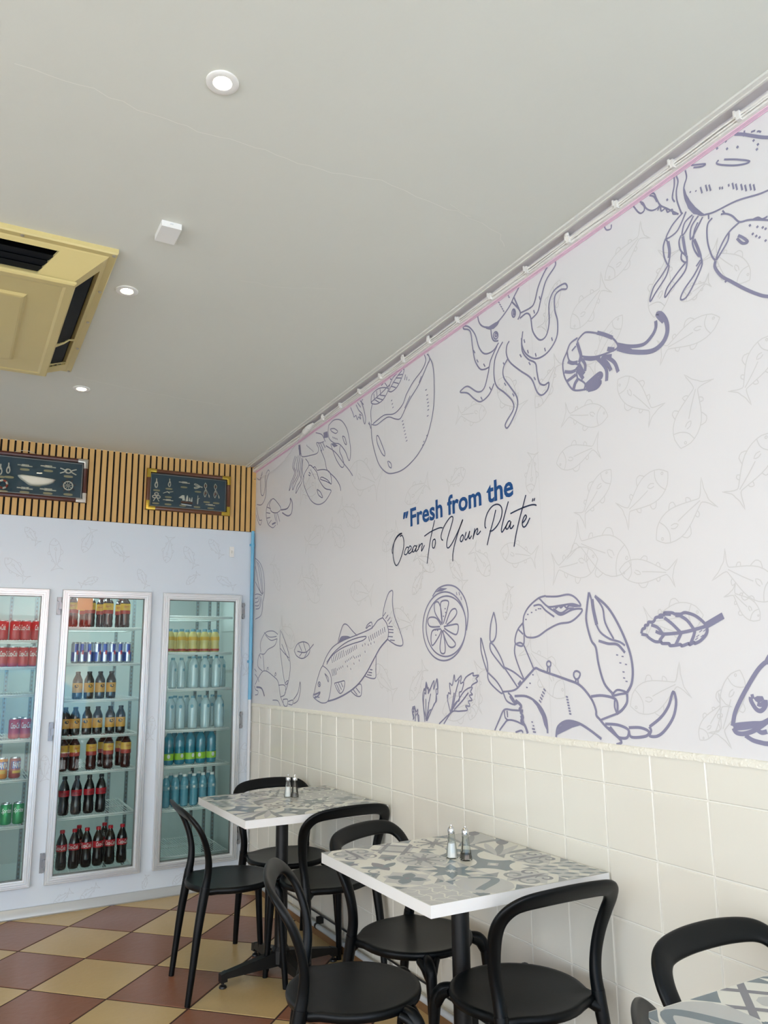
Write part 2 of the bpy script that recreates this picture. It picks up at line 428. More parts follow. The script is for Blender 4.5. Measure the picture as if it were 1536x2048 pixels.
strokes(*A, [[(788,605),(785,560),(820,515),(850,505),(920,515),(990,535),(1028,575),(1030,600),(1000,620),(900,655),(820,655),(800,640),(788,605)],
 (.014,[(905,508),(950,520),(1000,540)]), [(785,540),(740,575),(718,630),(695,690),(700,760),(720,810),(760,860),(825,858),(850,850)],
 [(720,620),(735,680),(790,705)], (.014,[(782,570),(795,610),(805,650),(795,690)]), (.014,[(725,685),(755,695),(785,690)]), (.012,[(705,748),(745,750),(775,738)]), (.012,[(718,808),(750,785),(775,765)]),
 (.014,[(760,855),(770,820),(785,795)]), [(785,790),(830,820),(825,858)], [(795,700),(780,750),(785,790)], [(750,620),(775,590)],
 (.016,[(832,835),(870,800),(920,760),(930,780),(880,815),(840,845)]), (.016,[(840,855),(890,830),(925,812),(900,845),(850,860)]), (.012,[(835,845),(900,800)]),
 (.012,[(800,660),(830,700),(830,745)]), (.014,[(790,695),(825,762)]), (.014,[(778,720),(820,792)]), (.014,[(790,745),(812,780)]),
 (.013,[(820,665),(870,670),(925,660)]), (.014,[(905,665),(940,700),(963,740),(963,805)]), (.014,[(930,660),(970,700),(990,740)]), (.014,[(950,650),(1010,690),(1035,750)]), (.012,[(940,655),(995,650)]),
 (.012,[(1030,580),(1110,592),(1190,580),(1240,530),(1265,480),(1265,435)]), (.016,[(1030,605),(1110,625),(1230,624),(1300,580),(1335,510),(1330,440),(1300,395),(1276,393),(1285,410),(1315,440)]),
 (.016,[(1035,592),(1070,608),(1115,622)]), (.015,[(968,608),(1010,612)])])
# small crab, fillet, herb and prawn near the corner
B = (480, 700, 3.657)
strokes(*B, [[(960,530),(965,640),(985,740),(1020,840),(1070,895),(1120,902),(1200,870),(1290,780),(1360,660),(1400,520),(1420,380),(1420,200),(1410,110),(1390,60)],
 [(962,530),(958,450),(970,395)], [(975,540),(1010,510),(1060,475),(1130,465),(1190,400),(1220,320),(1270,230),(1330,150),(1360,80),(1350,35)],
 [(965,545),(1000,548),(1050,510),(1090,490),(1140,505),(1175,500),(1210,430),(1250,350),(1310,250),(1370,110),(1388,70),(1380,40),(1368,32)],
 [(1000,628),(1005,680),(1035,750),(1058,775),(1058,745),(1030,670),(1012,630),(1000,628)], [(1080,812),(1090,850),(1108,862),(1105,830),(1085,812)], [(1205,425),(1225,380),(1245,335)], [(1310,240),(1328,190)],
 [(960,390),(965,330),(1010,285),(1060,275),(1085,290),(1050,360),(1010,392),(975,395),(960,385)], [(962,380),(1030,320),(1100,250)], [(985,370),(980,320)], [(1005,352),(1000,300)], [(1030,330),(1025,285)], [(1000,350),(1045,365)], [(1025,330),(1062,335)], [(990,365),(1020,385)],
 [(1085,290),(1110,220),(1150,170),(1200,140),(1185,200),(1150,270),(1110,305),(1085,300)], [(1090,295),(1140,210),(1185,150)], [(1105,265),(1140,275)], [(1120,235),(1160,245)], [(1140,205),(1180,205)], [(1155,185),(1190,178)], [(1035,262),(1075,215),(1110,215)], [(1060,240),(1080,270)],
 [(1205,220),(1212,180)], [(1220,222),(1222,195)], [(1235,225),(1240,215)],
 [(650,550),(690,512),(740,515),(780,570),(800,650),(810,740),(800,810),(770,740),(730,690),(690,680),(655,650),(645,600),(650,550)],
 [(662,578),(690,575),(715,595),(700,610),(672,595),(662,578)], [(750,630),(768,640),(780,690),(765,680),(750,632)], [(665,690),(700,790),(740,855),(762,845),(750,790),(730,740),(735,700)], [(630,700),(700,750),(760,830),(800,880),(825,920)],
 [(440,690),(450,770),(470,780),(520,770),(565,755),(575,720),(560,680),(585,680),(615,670)], [(555,605),(600,620),(625,670)], [(435,700),(430,720),(445,760)],
 [(405,775),(385,850),(400,900),(370,980),(360,1030)], [(415,780),(395,850),(410,900),(380,980),(362,1030)], [(428,770),(415,860),(425,910),(390,980),(385,1025)], [(440,775),(428,860),(435,910),(405,980),(388,1025)], [(450,790),(440,900),(445,950),(418,1000),(408,1050)], [(460,790),(450,900),(455,960),(430,1010),(410,1050)],
 [(480,795),(505,840),(475,900),(465,960),(480,1020),(520,1100),(570,1130),(620,1110),(660,1050),(665,1025),(620,1010),(580,950),(560,890),(520,845),(505,845)],
 [(565,880),(620,875),(660,900),(670,980),(640,950),(600,930),(590,945),(630,960),(668,980)], [(590,730),(620,800),(635,870),(660,900),(700,940),(730,990),(738,1030)], [(462,800),(455,870),(468,940)],
 [(565,1020),(575,1060),(605,1080),(590,1040),(567,1020)], [(525,845),(535,860),(550,855),(562,880)], [(505,895),(515,905),(512,920),(502,912)],
 [(575,680),(600,740)], [(590,680),(612,735)], [(605,675),(625,715)],
 [(810,420),(830,470),(835,490),(850,480),(860,510),(868,490),(885,505),(875,470),(890,480)], [(850,400),(870,440),(895,470),(905,520),(915,540),(920,500),(905,430),(890,380),(900,360)], [(860,385),(885,420)], [(880,370),(905,400)], [(940,535),(952,550)], [(945,525),(958,575)],
 [(215,1130),(240,1088),(270,1110),(300,1160),(270,1190),(230,1180),(215,1130)], [(230,1090),(200,1140),(192,1200),(205,1270),(240,1300),(262,1280)], [(200,1150),(225,1160)], [(195,1190),(222,1195)], [(198,1230),(222,1225)], [(212,1270),(230,1245)], (.012,[(235,1275),(262,1262)]), [(262,1190),(275,1280)], [(272,1190),(292,1255)], [(250,1190),(262,1250)],
 (.009,[(300,1170),(345,1160),(368,1120),(368,1085),(383,1120),(378,1190),(350,1213),(310,1190)]),
 [(165,890),(150,950),(155,1050),(172,1060),(185,1000),(185,930),(205,880),(215,895),(195,960),(188,1070),(160,1130),(125,1130)], [(122,935),(145,950),(165,905)], [(122,1150),(140,1240),(160,1245),(150,1280),(135,1260),(120,1205)]], .006)
fill(*B, [(665,685),(690,680),(718,700),(690,712)]); fill(*B, [(612,605),(640,595),(645,640),(615,645)]); fill(*B, [(428,695),(440,695),(445,775),(435,770)])
dots(*B, [(1190+5*k, 520+24*k) for k in range(7)], 7, -40, .005); dots(*B, [(1362,292),(1370,330),(1372,360),(1376,385),(1378,410),(1378,438),(1374,482)], 7, -30, .005)
dots(*B, [(1110,370),(1115,395),(1120,420),(1368,625),(1345,670),(1338,695)], 6, -50, .005); dots(*B, [(680+8*k, 640+3*k) for k in range(5)]+[(490+9*k, 700+8*k) for k in range(6)]+[(520+7*k, 880+14*k) for k in range(5)], 7, 70, .004)
# salmon, leaf, small crab, shell and herb
D = (500, 1080, 3.84)
strokes(*D, [[(490,1190),(510,1100),(540,1000),(560,965)], [(560,965),(600,1000),(625,1060),(620,1150),(600,1235),(560,1252),(520,1235),(488,1205),(490,1180)],
 (.010,[(490,1190),(515,1180),(540,1170),(520,1200),(495,1212)]), [(500,1200),(535,1210)], ell(533,1108,10,18), (.012,[(530,1098),(536,1118)]), [(575,1025),(600,1055),(603,1090),(588,1055),(575,1025)],
 [(560,965),(590,890),(640,820),(720,770),(820,730),(930,680),(980,620),(1020,597)], [(590,940),(640,870),(720,800),(800,760),(890,740),(870,770),(780,800),(700,835),(630,890),(590,955)],
 [(1020,597),(1050,640),(1065,700),(1060,760)], [(1020,597),(1030,520),(1060,420),(1085,390),(1098,400),(1095,480),(1110,580),(1150,690),(1175,780),(1165,812),(1120,805),(1060,765)],
 (.009,[(1060,760),(1000,830),(950,920),(890,1030),(820,1120),(740,1180),(660,1220),(600,1238)]), [(675,795),(690,730),(715,655),(745,650),(790,700),(825,735)], [(680,795),(700,748),(740,740),(775,750)],
 [(890,680),(905,650),(935,632),(940,682)], [(895,680),(915,660),(930,660)], [(650,1100),(690,1090),(728,1085),(720,1150),(695,1178),(670,1150),(650,1100)], [(665,1105),(690,1165)], [(680,1098),(705,1150)], [(700,1095),(715,1130)],
 [(775,1155),(850,1105),(855,1190),(820,1198),(775,1160)], [(795,1150),(825,1190)], [(815,1135),(845,1175)], [(970,885),(968,1000),(965,1058),(930,1062),(885,1045)], [(900,1035),(935,1040)], [(910,1015),(938,1020)], [(922,995),(942,998)],
 (.0065,[(340,850),(365,800),(410,782),(450,800),(460,850),(440,890),(400,910),(360,890),(340,850)]), (.0065,[(365,855),(430,862),(490,800)]), [(375,800),(400,855)], [(410,785),(430,855)], [(380,895),(400,865)], [(420,900),(440,860)],
 [(85,860),(80,800),(100,740),(130,705),(180,700),(215,725)], [(210,760),(190,810),(140,840),(110,875),(85,875)], [(110,710),(150,745),(205,740)], [(120,730),(160,770),(210,758)], [(235,690),(230,800),(245,950),(270,1100),(295,1085),(310,980),(300,880),(270,780),(240,700)], [(232,830),(265,870),(300,905)], [(245,800),(270,860),(302,930)],
 [(40,1110),(105,1005),(190,1055),(220,1100),(235,1200),(270,1285)], [(220,1115),(265,1115),(275,1150),(265,1190),(235,1205)], [(270,1100),(290,1080),(293,1100),(268,1180)], [(255,1225),(290,1225),(285,1275),(260,1268),(255,1225)], [(295,1240),(330,1230),(325,1265),(295,1260)], [(335,1225),(370,1170),(385,1090),(388,1150),(370,1230),(335,1258)],
 [(82,870),(65,900),(62,970),(95,1005)], [(100,880),(110,1000)], [(72,880),(85,910)], [(40,1030),(60,1060),(70,1090)], [(50,1010),(35,990)], (.012,[(50,1130),(90,1140),(112,1200)]), [(35,1120),(45,1150),(62,1160),(60,1185),(40,1190)], [(175,1230),(215,1235),(235,1280)],
 [(130,1010),(133,985),(140,980),(142,1000)], [(190,1048),(195,1020),(202,1030),(195,1045)],
 [(42,140),(80,180),(105,260),(112,400),(100,470)], [(42,608),(80,585),(95,540),(97,470)], [(50,160),(70,230),(95,410)], [(60,170),(85,240),(100,410)], [(42,200),(60,300),(75,380),(95,415),(104,400)], [(42,320),(65,370),(88,410)],
 [(40,420),(60,415),(92,425)], [(40,450),(60,445),(62,430)], [(40,480),(65,470),(75,430)], [(40,505),(70,500),(85,435)], [(45,530),(75,520),(90,450)],
 (.006,[(1345,1395),(1330,1250),(1328,1190),(1340,1140),(1345,1160),(1355,1090),(1362,1140),(1372,1135),(1370,1180),(1390,1130),(1415,1080),(1412,1150),(1438,1065),(1445,1140),(1430,1150),(1435,1230),(1415,1260),(1400,1300),(1380,1310),(1360,1370)]), [(1355,1390),(1375,1250),(1390,1180)], [(1352,1380),(1352,1220)],
 (.006,[(1300,1395),(1298,1350),(1290,1340),(1290,1300),(1278,1320),(1265,1275),(1262,1300),(1250,1280),(1260,1320),(1250,1320),(1262,1360),(1252,1380)]), [(1270,1395),(1275,1340)]], .006)
fill(*D, [(678,795),(700,748),(740,740),(775,750),(720,772)])
dots(*D, [(630+13*k, 918-7*k) for k in range(8)], 26, 80, .005); dots(*D, [(740+13*k, 868-8*k) for k in range(7)], 18, 80, .005); dots(*D, [(915+15*k, 760-9*k) for k in range(9)], 20, 80, .005)
dots(*D, [(632+10*k, 1020-4*k) for k in range(4)], 26, 80, .005); dots(*D, [(672+14*k, 995-8*k) for k in range(4)]+[(735+12*k, 935-8*k) for k in range(6)]+[(805+14*k, 905-6*k) for k in range(4)]+[(865,810),(885,800),(910,805),(930,795),(955,785),(750,970),(775,990),(800,950),(840,925),(885,858)], 8, 80, .005)
dots(*D, [(1035,570),(1052,590),(1068,608),(1078,632)], 18, 125, .005); dots(*D, [(1080,665),(1085,688),(1085,710),(1080,742),(1095,770)], 18, 5, .005)
# lemon and big crab
E_ = (820, 1140, 2.648)
strokes(*E_, [ell(183,298,114,182,0.03,24), ell(192,298,106,160,0.03,24), [(120,140),(150,98),(200,80),(250,95),(290,150),(308,230),(300,320)],
 [(170,285),(135,230),(130,180),(150,170),(165,210),(172,280)], [(172,290),(165,230),(165,170),(203,165),(198,210),(177,285)], [(190,285),(215,220),(240,205),(248,230),(225,265),(195,290)],
 [(180,300),(215,292),(255,290),(248,340),(215,330),(182,308)], [(178,318),(240,385),(225,410),(200,395),(175,328)], [(172,320),(160,400),(165,438),(185,438),(186,390),(175,320)], [(165,312),(122,320),(112,360),(120,400),(155,350),(168,315)], [(160,300),(110,300),(95,275),(105,252),(140,255),(165,292)],
 [(600,280),(605,240),(630,195),(680,150),(720,137)], [(720,140),(780,140),(840,130),(880,150),(905,190),(860,180),(800,188),(750,195),(725,190),(685,150)],
 [(730,195),(760,215),(800,238),(860,210),(912,208),(895,240),(850,275),(790,285),(730,315),(680,350),(640,358),(610,345),(600,280)], [(655,190),(690,185),(720,215),(765,248)],
 [(770,205),(790,190),(800,200),(815,188),(830,200),(845,188),(870,192),(900,190)], [(760,205),(800,228),(840,205),(870,205)],
 [(600,280),(575,310),(560,350),(560,390),(600,400),(605,340),(598,285)], [(560,385),(555,440),(580,520),(605,580)], [(605,400),(630,460),(655,520)], [(575,315),(600,340)], [(565,390),(585,385),(602,395)],
 [(445,222),(428,290),(425,370),(440,378),(455,350),(458,290),(445,225)], [(425,385),(430,430),(490,510),(500,515),(480,460),(445,400),(425,385)], [(500,515),(530,560),(570,620)], [(500,515),(550,540),(600,580)],
 [(375,358),(378,430),(400,510),(412,540),(410,490),(395,430),(378,360)], [(412,540),(420,590),(480,650),(490,640),(460,590),(415,545)], [(490,645),(540,640),(570,625),(600,590)], [(495,650),(515,695),(560,712),(540,670),(520,650)],
 (.014,[(575,610),(590,590)]), (.014,[(530,665),(550,695),(570,705)]), (.009,[(600,590),(640,545),(665,520),(690,530),(740,548),(830,580),(900,610),(960,680),(985,740),(988,770),(1005,790),(1040,830),(1120,905),(1095,925)]),
 (.012,[(560,690),(590,720),(580,740),(600,748)]), (.012,[(585,750),(600,780),(590,800),(610,825),(625,865)]), (.014,[(590,770),(602,815)]), [(728,540),(730,515)], [(742,542),(740,515)], ell(736,498,11,15), [(880,598),(878,572)], [(892,600),(890,572)], [(870,540),(885,535),(902,548),(895,572),(880,578),(868,560),(870,540)],
 (.009,[(555,668),(620,670),(680,710),(720,780),(730,865)]), (.009,[(775,885),(785,830),(830,800),(890,810),(950,845),(1015,895)]), [(450,850),(475,790),(500,740),(545,742),(590,745)], [(475,850),(500,815),(520,795),(560,800),(605,822)], [(500,740),(505,780),(520,795)], [(515,745),(518,780)],
 [(560,860),(590,850),(600,862)],
 (.009,[(948,118),(938,200),(935,270),(960,370),(985,410),(1000,500),(1030,600),(1075,655)]), [(950,118),(968,180),(975,240),(985,280),(1010,330),(1060,365),(1110,380),(1140,400)], (.014,[(965,155),(972,210),(990,290)]), (.009,[(980,137),(1050,200),(1110,300),(1160,420),(1180,520),(1175,600),(1150,650)]), [(980,140),(1020,200),(1035,280),(1080,365)],
 (.009,[(1000,375),(1050,390),(1100,395),(1140,438)]), [(1070,665),(1100,635),(1150,650),(1110,658),(1072,668)], (.009,[(960,670),(1020,665),(1090,685),(1100,740),(1095,762)]), [(1095,762),(1060,775),(1010,795)], (.009,[(1150,655),(1150,700),(1125,740),(1095,762)]), [(1085,690),(1085,725),(1095,755)],
 (.009,[(1035,815),(1100,820),(1150,840),(1160,860),(1150,888),(1120,890),(1100,880),(1060,830)]), (.009,[(1160,835),(1220,835),(1265,855),(1250,880),(1175,885),(1160,850)]), (.009,[(1270,830),(1330,780),(1370,720),(1395,645),(1410,700),(1395,780),(1350,850),(1310,880),(1270,878),(1278,850),(1268,830)]),
 (.0062,[(200,680),(205,650),(215,655),(210,600),(225,610),(235,555),(242,590),(272,560),(268,600),(285,595),(275,640),(262,650),(262,690),(245,700),(215,745)]), (.0062,[(215,755),(200,690),(198,660)]), (.0062,[(155,815),(190,780),(215,755),(250,700),(290,640),(330,620),(322,645),(332,660),(315,665),(330,690),(310,695),(318,720),(295,720),(305,742),(260,748),(222,752),(180,815)]),
 (.0062,[(285,590),(300,565),(335,545),(335,560),(365,558),(350,575),(358,590),(335,605),(325,615)]), [(220,740),(235,650)], [(225,745),(245,640),(262,580)], [(235,740),(280,690),(310,650)],
 (.0062,[(90,800),(75,740),(72,690),(78,650),(85,655),(88,600),(98,640),(105,630)]), (.0062,[(90,800),(115,740),(135,700),(140,660),(148,650),(142,575)]), (.0062,[(105,640),(125,590)]), [(92,795),(100,700)], (.0062,[(45,805),(40,760),(30,770),(25,725),(12,740),(20,790)])])
fill(*E_, [(640,680),(680,705),(712,755),(728,800),(732,862),(712,820),(700,775),(672,720)]); fill(*E_, [(778,875),(788,835),(820,805),(870,803),(905,822),(860,835)]); fill(*E_, [(135,118),(162,95),(200,97),(172,112)]); fill(*E_, [(1048,828),(1075,842),(1098,875),(1062,850)])
dots(*E_, [(625,235),(645,225),(615,262),(668,212),(682,205),(692,205),(1098,450),(1127,458),(1115,492),(1145,500),(1132,540),(1135,572),(1148,590),(652,555),(637,600),(620,622),(178,245),(190,225),(187,205),(137,318),(147,320),(138,345),(648,805),(655,825)], 3.5, 90, .009)
dots(*E_, [(690+6*k, 695-15*k) for k in range(5)], 9, 50); dots(*E_, [(832+3*k, 672+15*k) for k in range(7)], 6, 15); dots(*E_, [(655,842),(660,858)], 8, 10); dots(*E_, [(248,125),(262,125),(272,150)], 9, 80, .005)
# mint leaf and fish head
G = (1200, 1160, 4.571)
strokes(*G, [(.0095,[(380,490),(390,450),(412,440),(415,415),(440,410),(445,385),(480,385),(500,370),(510,345),(545,335),(550,322),(590,318),(592,300),(660,300),(690,312),(740,312),(780,298),(860,320),(920,360),(965,405),(982,450),(970,500),(920,555),(870,580),(862,570),(820,592),(815,580),(750,603),(740,590),(690,597),(640,600),(635,582),(570,580),(560,565),(515,565),(480,550),(440,520),(430,505),(380,495)]),
 (.010,[(510,470),(570,492),(660,490),(760,478),(860,455),(980,420)]), (.019,[(965,420),(1050,370),(1128,325)]), (.010,[(470,410),(530,435),(575,490)]), (.010,[(590,345),(660,400),(735,475)]), (.010,[(740,330),(800,370),(860,450)]), (.010,[(545,555),(590,495)]), (.010,[(695,590),(745,485)]), (.010,[(830,580),(855,520),(870,465)]),
 (.014,[(540,335),(580,330)]), (.014,[(600,305),(650,308)]), (.014,[(690,318),(750,320)]),
 (.012,[(1600,745),(1536,748),(1500,765),(1440,830),(1360,960),(1280,1110),(1235,1220),(1215,1335)]), (.012,[(1225,1345),(1260,1325),(1400,1312),(1480,1310),(1536,1285),(1600,1250)]), (.012,[(1222,1355),(1250,1395),(1320,1405),(1420,1372),(1536,1292),(1620,1230)]), (.012,[(1225,1358),(1350,1345),(1460,1318)]), (.012,[(1330,1420),(1400,1465),(1480,1488),(1536,1497),(1700,1500)]), (.012,[(1440,1370),(1480,1395),(1530,1385)]), (.012,[(1380,1070),(1385,1110),(1430,1180),(1475,1195),(1515,1150),(1515,1095)]), (.012,[(1382,1068),(1410,1062)]), (.012,[(1440,1130),(1475,1140),(1515,1110)]), (.014,[(1520,760),(1560,690),(1620,650)]),
 (.012,[(1600,745),(1700,820),(1760,950),(1790,1150),(1770,1300),(1700,1500)]), (.012,[(1600,650),(1800,600),(2100,560),(2500,540)])])
fill(*G, [(1405,1080),(1440,1060),(1490,1062),(1503,1090),(1480,1112),(1450,1122),(1425,1108)])
dots(*G, [(923,467),(895,512),(885,538),(935,512),(960,460)], 4, 60, .012)
# big crab under the rail
H_ = (1280, 200, 4.656)
strokes(*H_, [[(420,645),(435,720),(415,790),(410,850),(430,940),(480,1020),(560,1070),(620,1065),(700,1040),(900,940),(1100,880),(1200,840),(1400,760),(1600,730)],
 [(320,720),(320,800),(305,880),(305,920),(325,950)], [(340,710),(355,760),(340,850),(345,930),(370,1010),(390,1060)], [(0,950),(30,960),(60,1010),(110,1030),(160,1010),(185,980)], [(80,880),(130,870),(155,920),(190,980),(250,1010),(310,1040),(360,1065)], [(-160,1000),(-120,1015),(-80,980),(-60,990),(-20,1040),(10,1055),(40,1030),(40,990),(10,960)], [(90,890),(130,900),(160,950)],
 [(165,1030),(190,990),(200,1035),(240,1010),(260,1045),(300,1020),(310,1060),(350,1060)], [(-330,1180),(-310,1210),(-270,1200),(-265,1160)],
 [(400,1050),(300,1170),(245,1290),(330,1240),(380,1160),(430,1040)], [(240,1290),(218,1370),(230,1470),(262,1540)], [(245,1300),(275,1360),(280,1450),(265,1540)], [(262,1540),(200,1640),(130,1740),(98,1840),(100,1875),(150,1790),(240,1650),(270,1560),(268,1540)], (.011,[(262,1320),(276,1400),(272,1470)]),
 [(490,1070),(420,1140),(395,1230),(400,1260),(440,1200),(500,1080)], [(385,1260),(365,1320),(380,1400),(430,1450)], (.010,[(400,1270),(412,1350),(430,1450)]), [(430,1450),(440,1500),(415,1510),(385,1480),(390,1420)], [(430,1510),(350,1610),(260,1740),(235,1810),(240,1835),(300,1750),(410,1610),(438,1530),(440,1450)],
 [(545,1080),(480,1180),(470,1290),(490,1280),(530,1200),(585,1090)], [(540,1140),(510,1210),(500,1280)], [(500,1280),(490,1330),(510,1400),(550,1460)], (.010,[(505,1300),(540,1380),(565,1460)]), [(565,1440),(575,1500),(560,1530),(500,1640),(410,1770),(380,1855),(430,1840),(500,1720),(575,1550),(575,1480)], [(525,1550),(565,1490)],
 [(675,1100),(635,1150),(625,1230),(635,1340),(670,1450),(705,1495)], [(755,1065),(800,1060),(860,1080),(925,1135),(1000,1120),(1060,1115),(1200,1120),(1400,1150)], [(770,1030),(790,1055)], [(640,1070),(642,1110)], [(925,1140),(840,1220),(780,1310),(730,1420),(708,1495)], [(830,1240),(820,1310),(770,1400),(715,1490)],
 (.0095,[(705,1500),(700,1560),(760,1640),(850,1690),(980,1760),(1100,1810),(1192,1830),(1400,1830)]), [(1050,1115),(1100,1095),(1140,1110),(1190,1085)],
 (.0095,[(830,325),(870,320),(960,320),(1050,335),(1190,350),(1400,330)]), [(975,285),(970,340)], [(1035,300),(1075,285)], [(1090,300),(1105,292),(1130,300)], [(785,555),(900,555),(1020,570),(980,595),(880,610),(760,605),(715,590),(735,560)], [(480,610),(560,600),(610,598),(580,620),(500,630)], (.008,[(915,1262),(960,1282),(1005,1322),(960,1335),(925,1310),(905,1288)])], .0055)
fill(*H_, [(415,815),(435,880),(470,940),(520,1000),(575,1045),(610,1068),(560,1075),(500,1062),(450,1010),(420,930)])
dots(*H_, [(470,858),(522,848)], 6, 70, .0055); dots(*H_, [(572,840),(620,820),(652,818)], 30, 75, .0055); dots(*H_, [(745,822),(768,820),(828,795)], 12, 80, .0055); dots(*H_, [(868,802),(900,810),(948,812),(985,820),(1030,812),(1065,815)], 30, 78, .0055)
dots(*H_, [(720,452),(812,455),(910,440),(1060,378),(1100,415),(1090,460),(800,385),(655,478),(800,1690),(1025,1168),(1095,1182),(1145,1188),(1172,1200),(1052,1248),(1085,1268),(1115,1280),(1172,1310),(255,930)], 9, 60, .0065)

# faint shoals: one fish drawn over and over
FISH = [[(0,0),(.10,.13),(.25,.20),(.42,.21),(.60,.15),(.80,.05),(.86,.04),(.93,.12),(1.0,.24),(.95,.08),(.96,0),(.97,-.10),(1.02,-.24),(.93,-.12),(.86,-.04),(.80,-.05),(.60,-.14),(.42,-.20),(.25,-.20),(.10,-.13),(0,0)],
 [(.17,.17),(.22,.08),(.23,0),(.21,-.09),(.17,-.17)], [(.28,.02),(.33,.06),(.40,.05),(.36,0),(.30,-.01)], [(.42,.01),(.6,0),(.84,0)], [(.36,.21),(.42,.28),(.50,.27),(.54,.18)], [(.38,-.20),(.44,-.27),(.50,-.25),(.50,-.18)], [(.68,.12),(.70,.16),(.74,.14),(.74,.09)], [(.66,-.12),(.69,-.17),(.73,-.13),(.73,-.09)]]
def faint(mb, h, t, place, w=.0028, fat=1.0, mi=FAINT):
    mb.at(mi); dx, dz = t[0]-h[0], t[1]-h[1]; L = math.hypot(dx, dz); ex, ez = dx/L, dz/L
    for i, st in enumerate(FISH):
        P = [(h[0]+L*(x*ex-y*fat*ez), h[1]+L*(x*ez+y*fat*ex)) for x, y in st]
        ribbon(mb, catmull(P, 2), w, place, False)
    e = [(h[0]+L*(x*ex-y*fat*ez), h[1]+L*(x*ez+y*fat*ex)) for x, y in ell(.09, .05, .018, .018, 0, 8)]
    ribbon(mb, e, w, place, False)
SH = [(1216,832,1127,830),(1236,759,1313,830),(1362,897,1397,755),(1113,927,1199,890),(1222,939,1160,1040),(1336,944,1245,1032),(1313,1080,1418,985),(1196,1118,1105,1138),(1239,1140,1352,1146),(1545,865,1468,1000),(1560,1190,1438,1130),(1545,670,1480,795),(1141,656,1212,565),(1245,630,1180,742),(973,825,914,830),(1440,635,1318,705),(1071,816,1118,718),(997,760,1042,822),(1308,635,1338,500),(1263,1130,1145,1080),
 (810,1003,858,962),(931,940,895,972),(1060,987,1066,905),(1001,1102,1074,1114),(980,1150,945,1095),(765,1100,796,1055),(825,1189,850,1135),(1407,1230,1290,1245),(1261,1412,1370,1360),(1480,1340,1440,1480),(1345,1478,1290,1530),(1130,1395,1050,1290),(1010,1240,1020,1170),(940,1440,960,1330),(885,1425,960,1400),(1530,1500,1500,1620),(700,1178,745,1190),(690,1090,660,1050),(640,1200,600,1150),(870,1140,830,1110),(1210,560,1290,460),(700,940,760,970),(720,1050,680,1010),(650,1060,610,1090),(1120,560,1085,660),(640,960,600,990),(780,1230,830,1250),(750,1330,790,1390),(820,1400,850,1330),(560,1180,545,1120),(620,1130,640,1180),(590,1290,560,1250),(1400,1480,1450,1400),(1000,640,1010,590),(900,1120,930,1170),(1520,1240,1460,1180),(1360,600,1420,560),(1500,560,1420,500)]
for hx, hy, tx, ty in SH:
    h = rw(hx, hy); t = rw(tx, ty)
    if max(h[0], t[0]) < -.05 and min(h[1], t[1]) > ZT+.03 and h[1] < mur_z(h[0])-.03 and t[1] < mur_z(t[0])-.03:
        faint(RW, h, t, wl2, .003, random.uniform(.75, 1.1))
for k in range(26):                                            # the shoal carries on towards the shop front
    y = random.uniform(Y_FRONT+.3, -4.6); z = random.uniform(1.4, 2.7); a = random.uniform(0, 2*PI)
    faint(RW, (y, z), (y+.3*math.cos(a), z+.3*math.sin(a)), wl2)
# print seams
RW.at(FAINT)
for y in (-.97, -1.93, -3.1): RW.face([(-.0004, y, ZT), (-.0004, y-.0012, ZT), (-.0004, y-.0012, mur_z(y)), (-.0004, y, mur_z(y))])
struct(RW.build('wall_right', [M['mural'], M['tile'], M['grout'], M['ink'], M['faint']], fix=False))

# tile capping
mb = MB(); pr = []
y = 0.0
R = []
while y > Y_FRONT:
    a = random.uniform(-.0015, .0015); R.append([(0, y, ZT-.012), (-.007, y, ZT-.012+a), (-.008, y, ZT+.002+a), (-.003, y, ZT+.009+a), (0, y, ZT+.009)]); y -= .035
mb.rings(R); struct(mb.build('trim_1', M['cap'], smooth=True, auto=50))
# cornice: grey cove and ceiling bead, and the rail over the mural
def ybar(mb, x0, x1, zf0, zf1, y0=-.001, y1=Y_FRONT, n=8):
    R = []
    for k in range(n+1):
        y = y0+(y1-y0)*k/n; R.append([(x0, y, zf0(y)), (x1, y, zf0(y)), (x1, y, zf1(y)), (x0, y, zf1(y))])
    mb.rings(R)
mb = MB(); ybar(mb, -.018, -.0012, lambda y: mur_z(y)+.029, lambda y: ceil_z(y)-.0005); ybar(mb, -.063, -.018, lambda y: ceil_z(y)-.003, lambda y: ceil_z(y)-.0005); struct(mb.build('trim_2', M['gray']))
mb = MB(); ybar(mb, -.069, -.062, lambda y: ceil_z(y)-.012, lambda y: ceil_z(y)-.0005); ybar(mb, -.084, -.069, lambda y: ceil_z(y)-.008, lambda y: ceil_z(y)-.0005); struct(mb.build('trim_3', M['trim']))
mb = MB(); ybar(mb, -.028, -.0012, lambda y: mur_z(y)+.001, lambda y: mur_z(y)+.029)
mb.at(1); ybar(mb, -.016, -.0012, lambda y: mur_z(y)-.002, lambda y: mur_z(y)+.001); ybar(mb, -.003, -.0012, lambda y: mur_z(y)-.004, lambda y: mur_z(y)-.002)
struct(mb.build('trim_4', [M['rail'], M['pink']]))

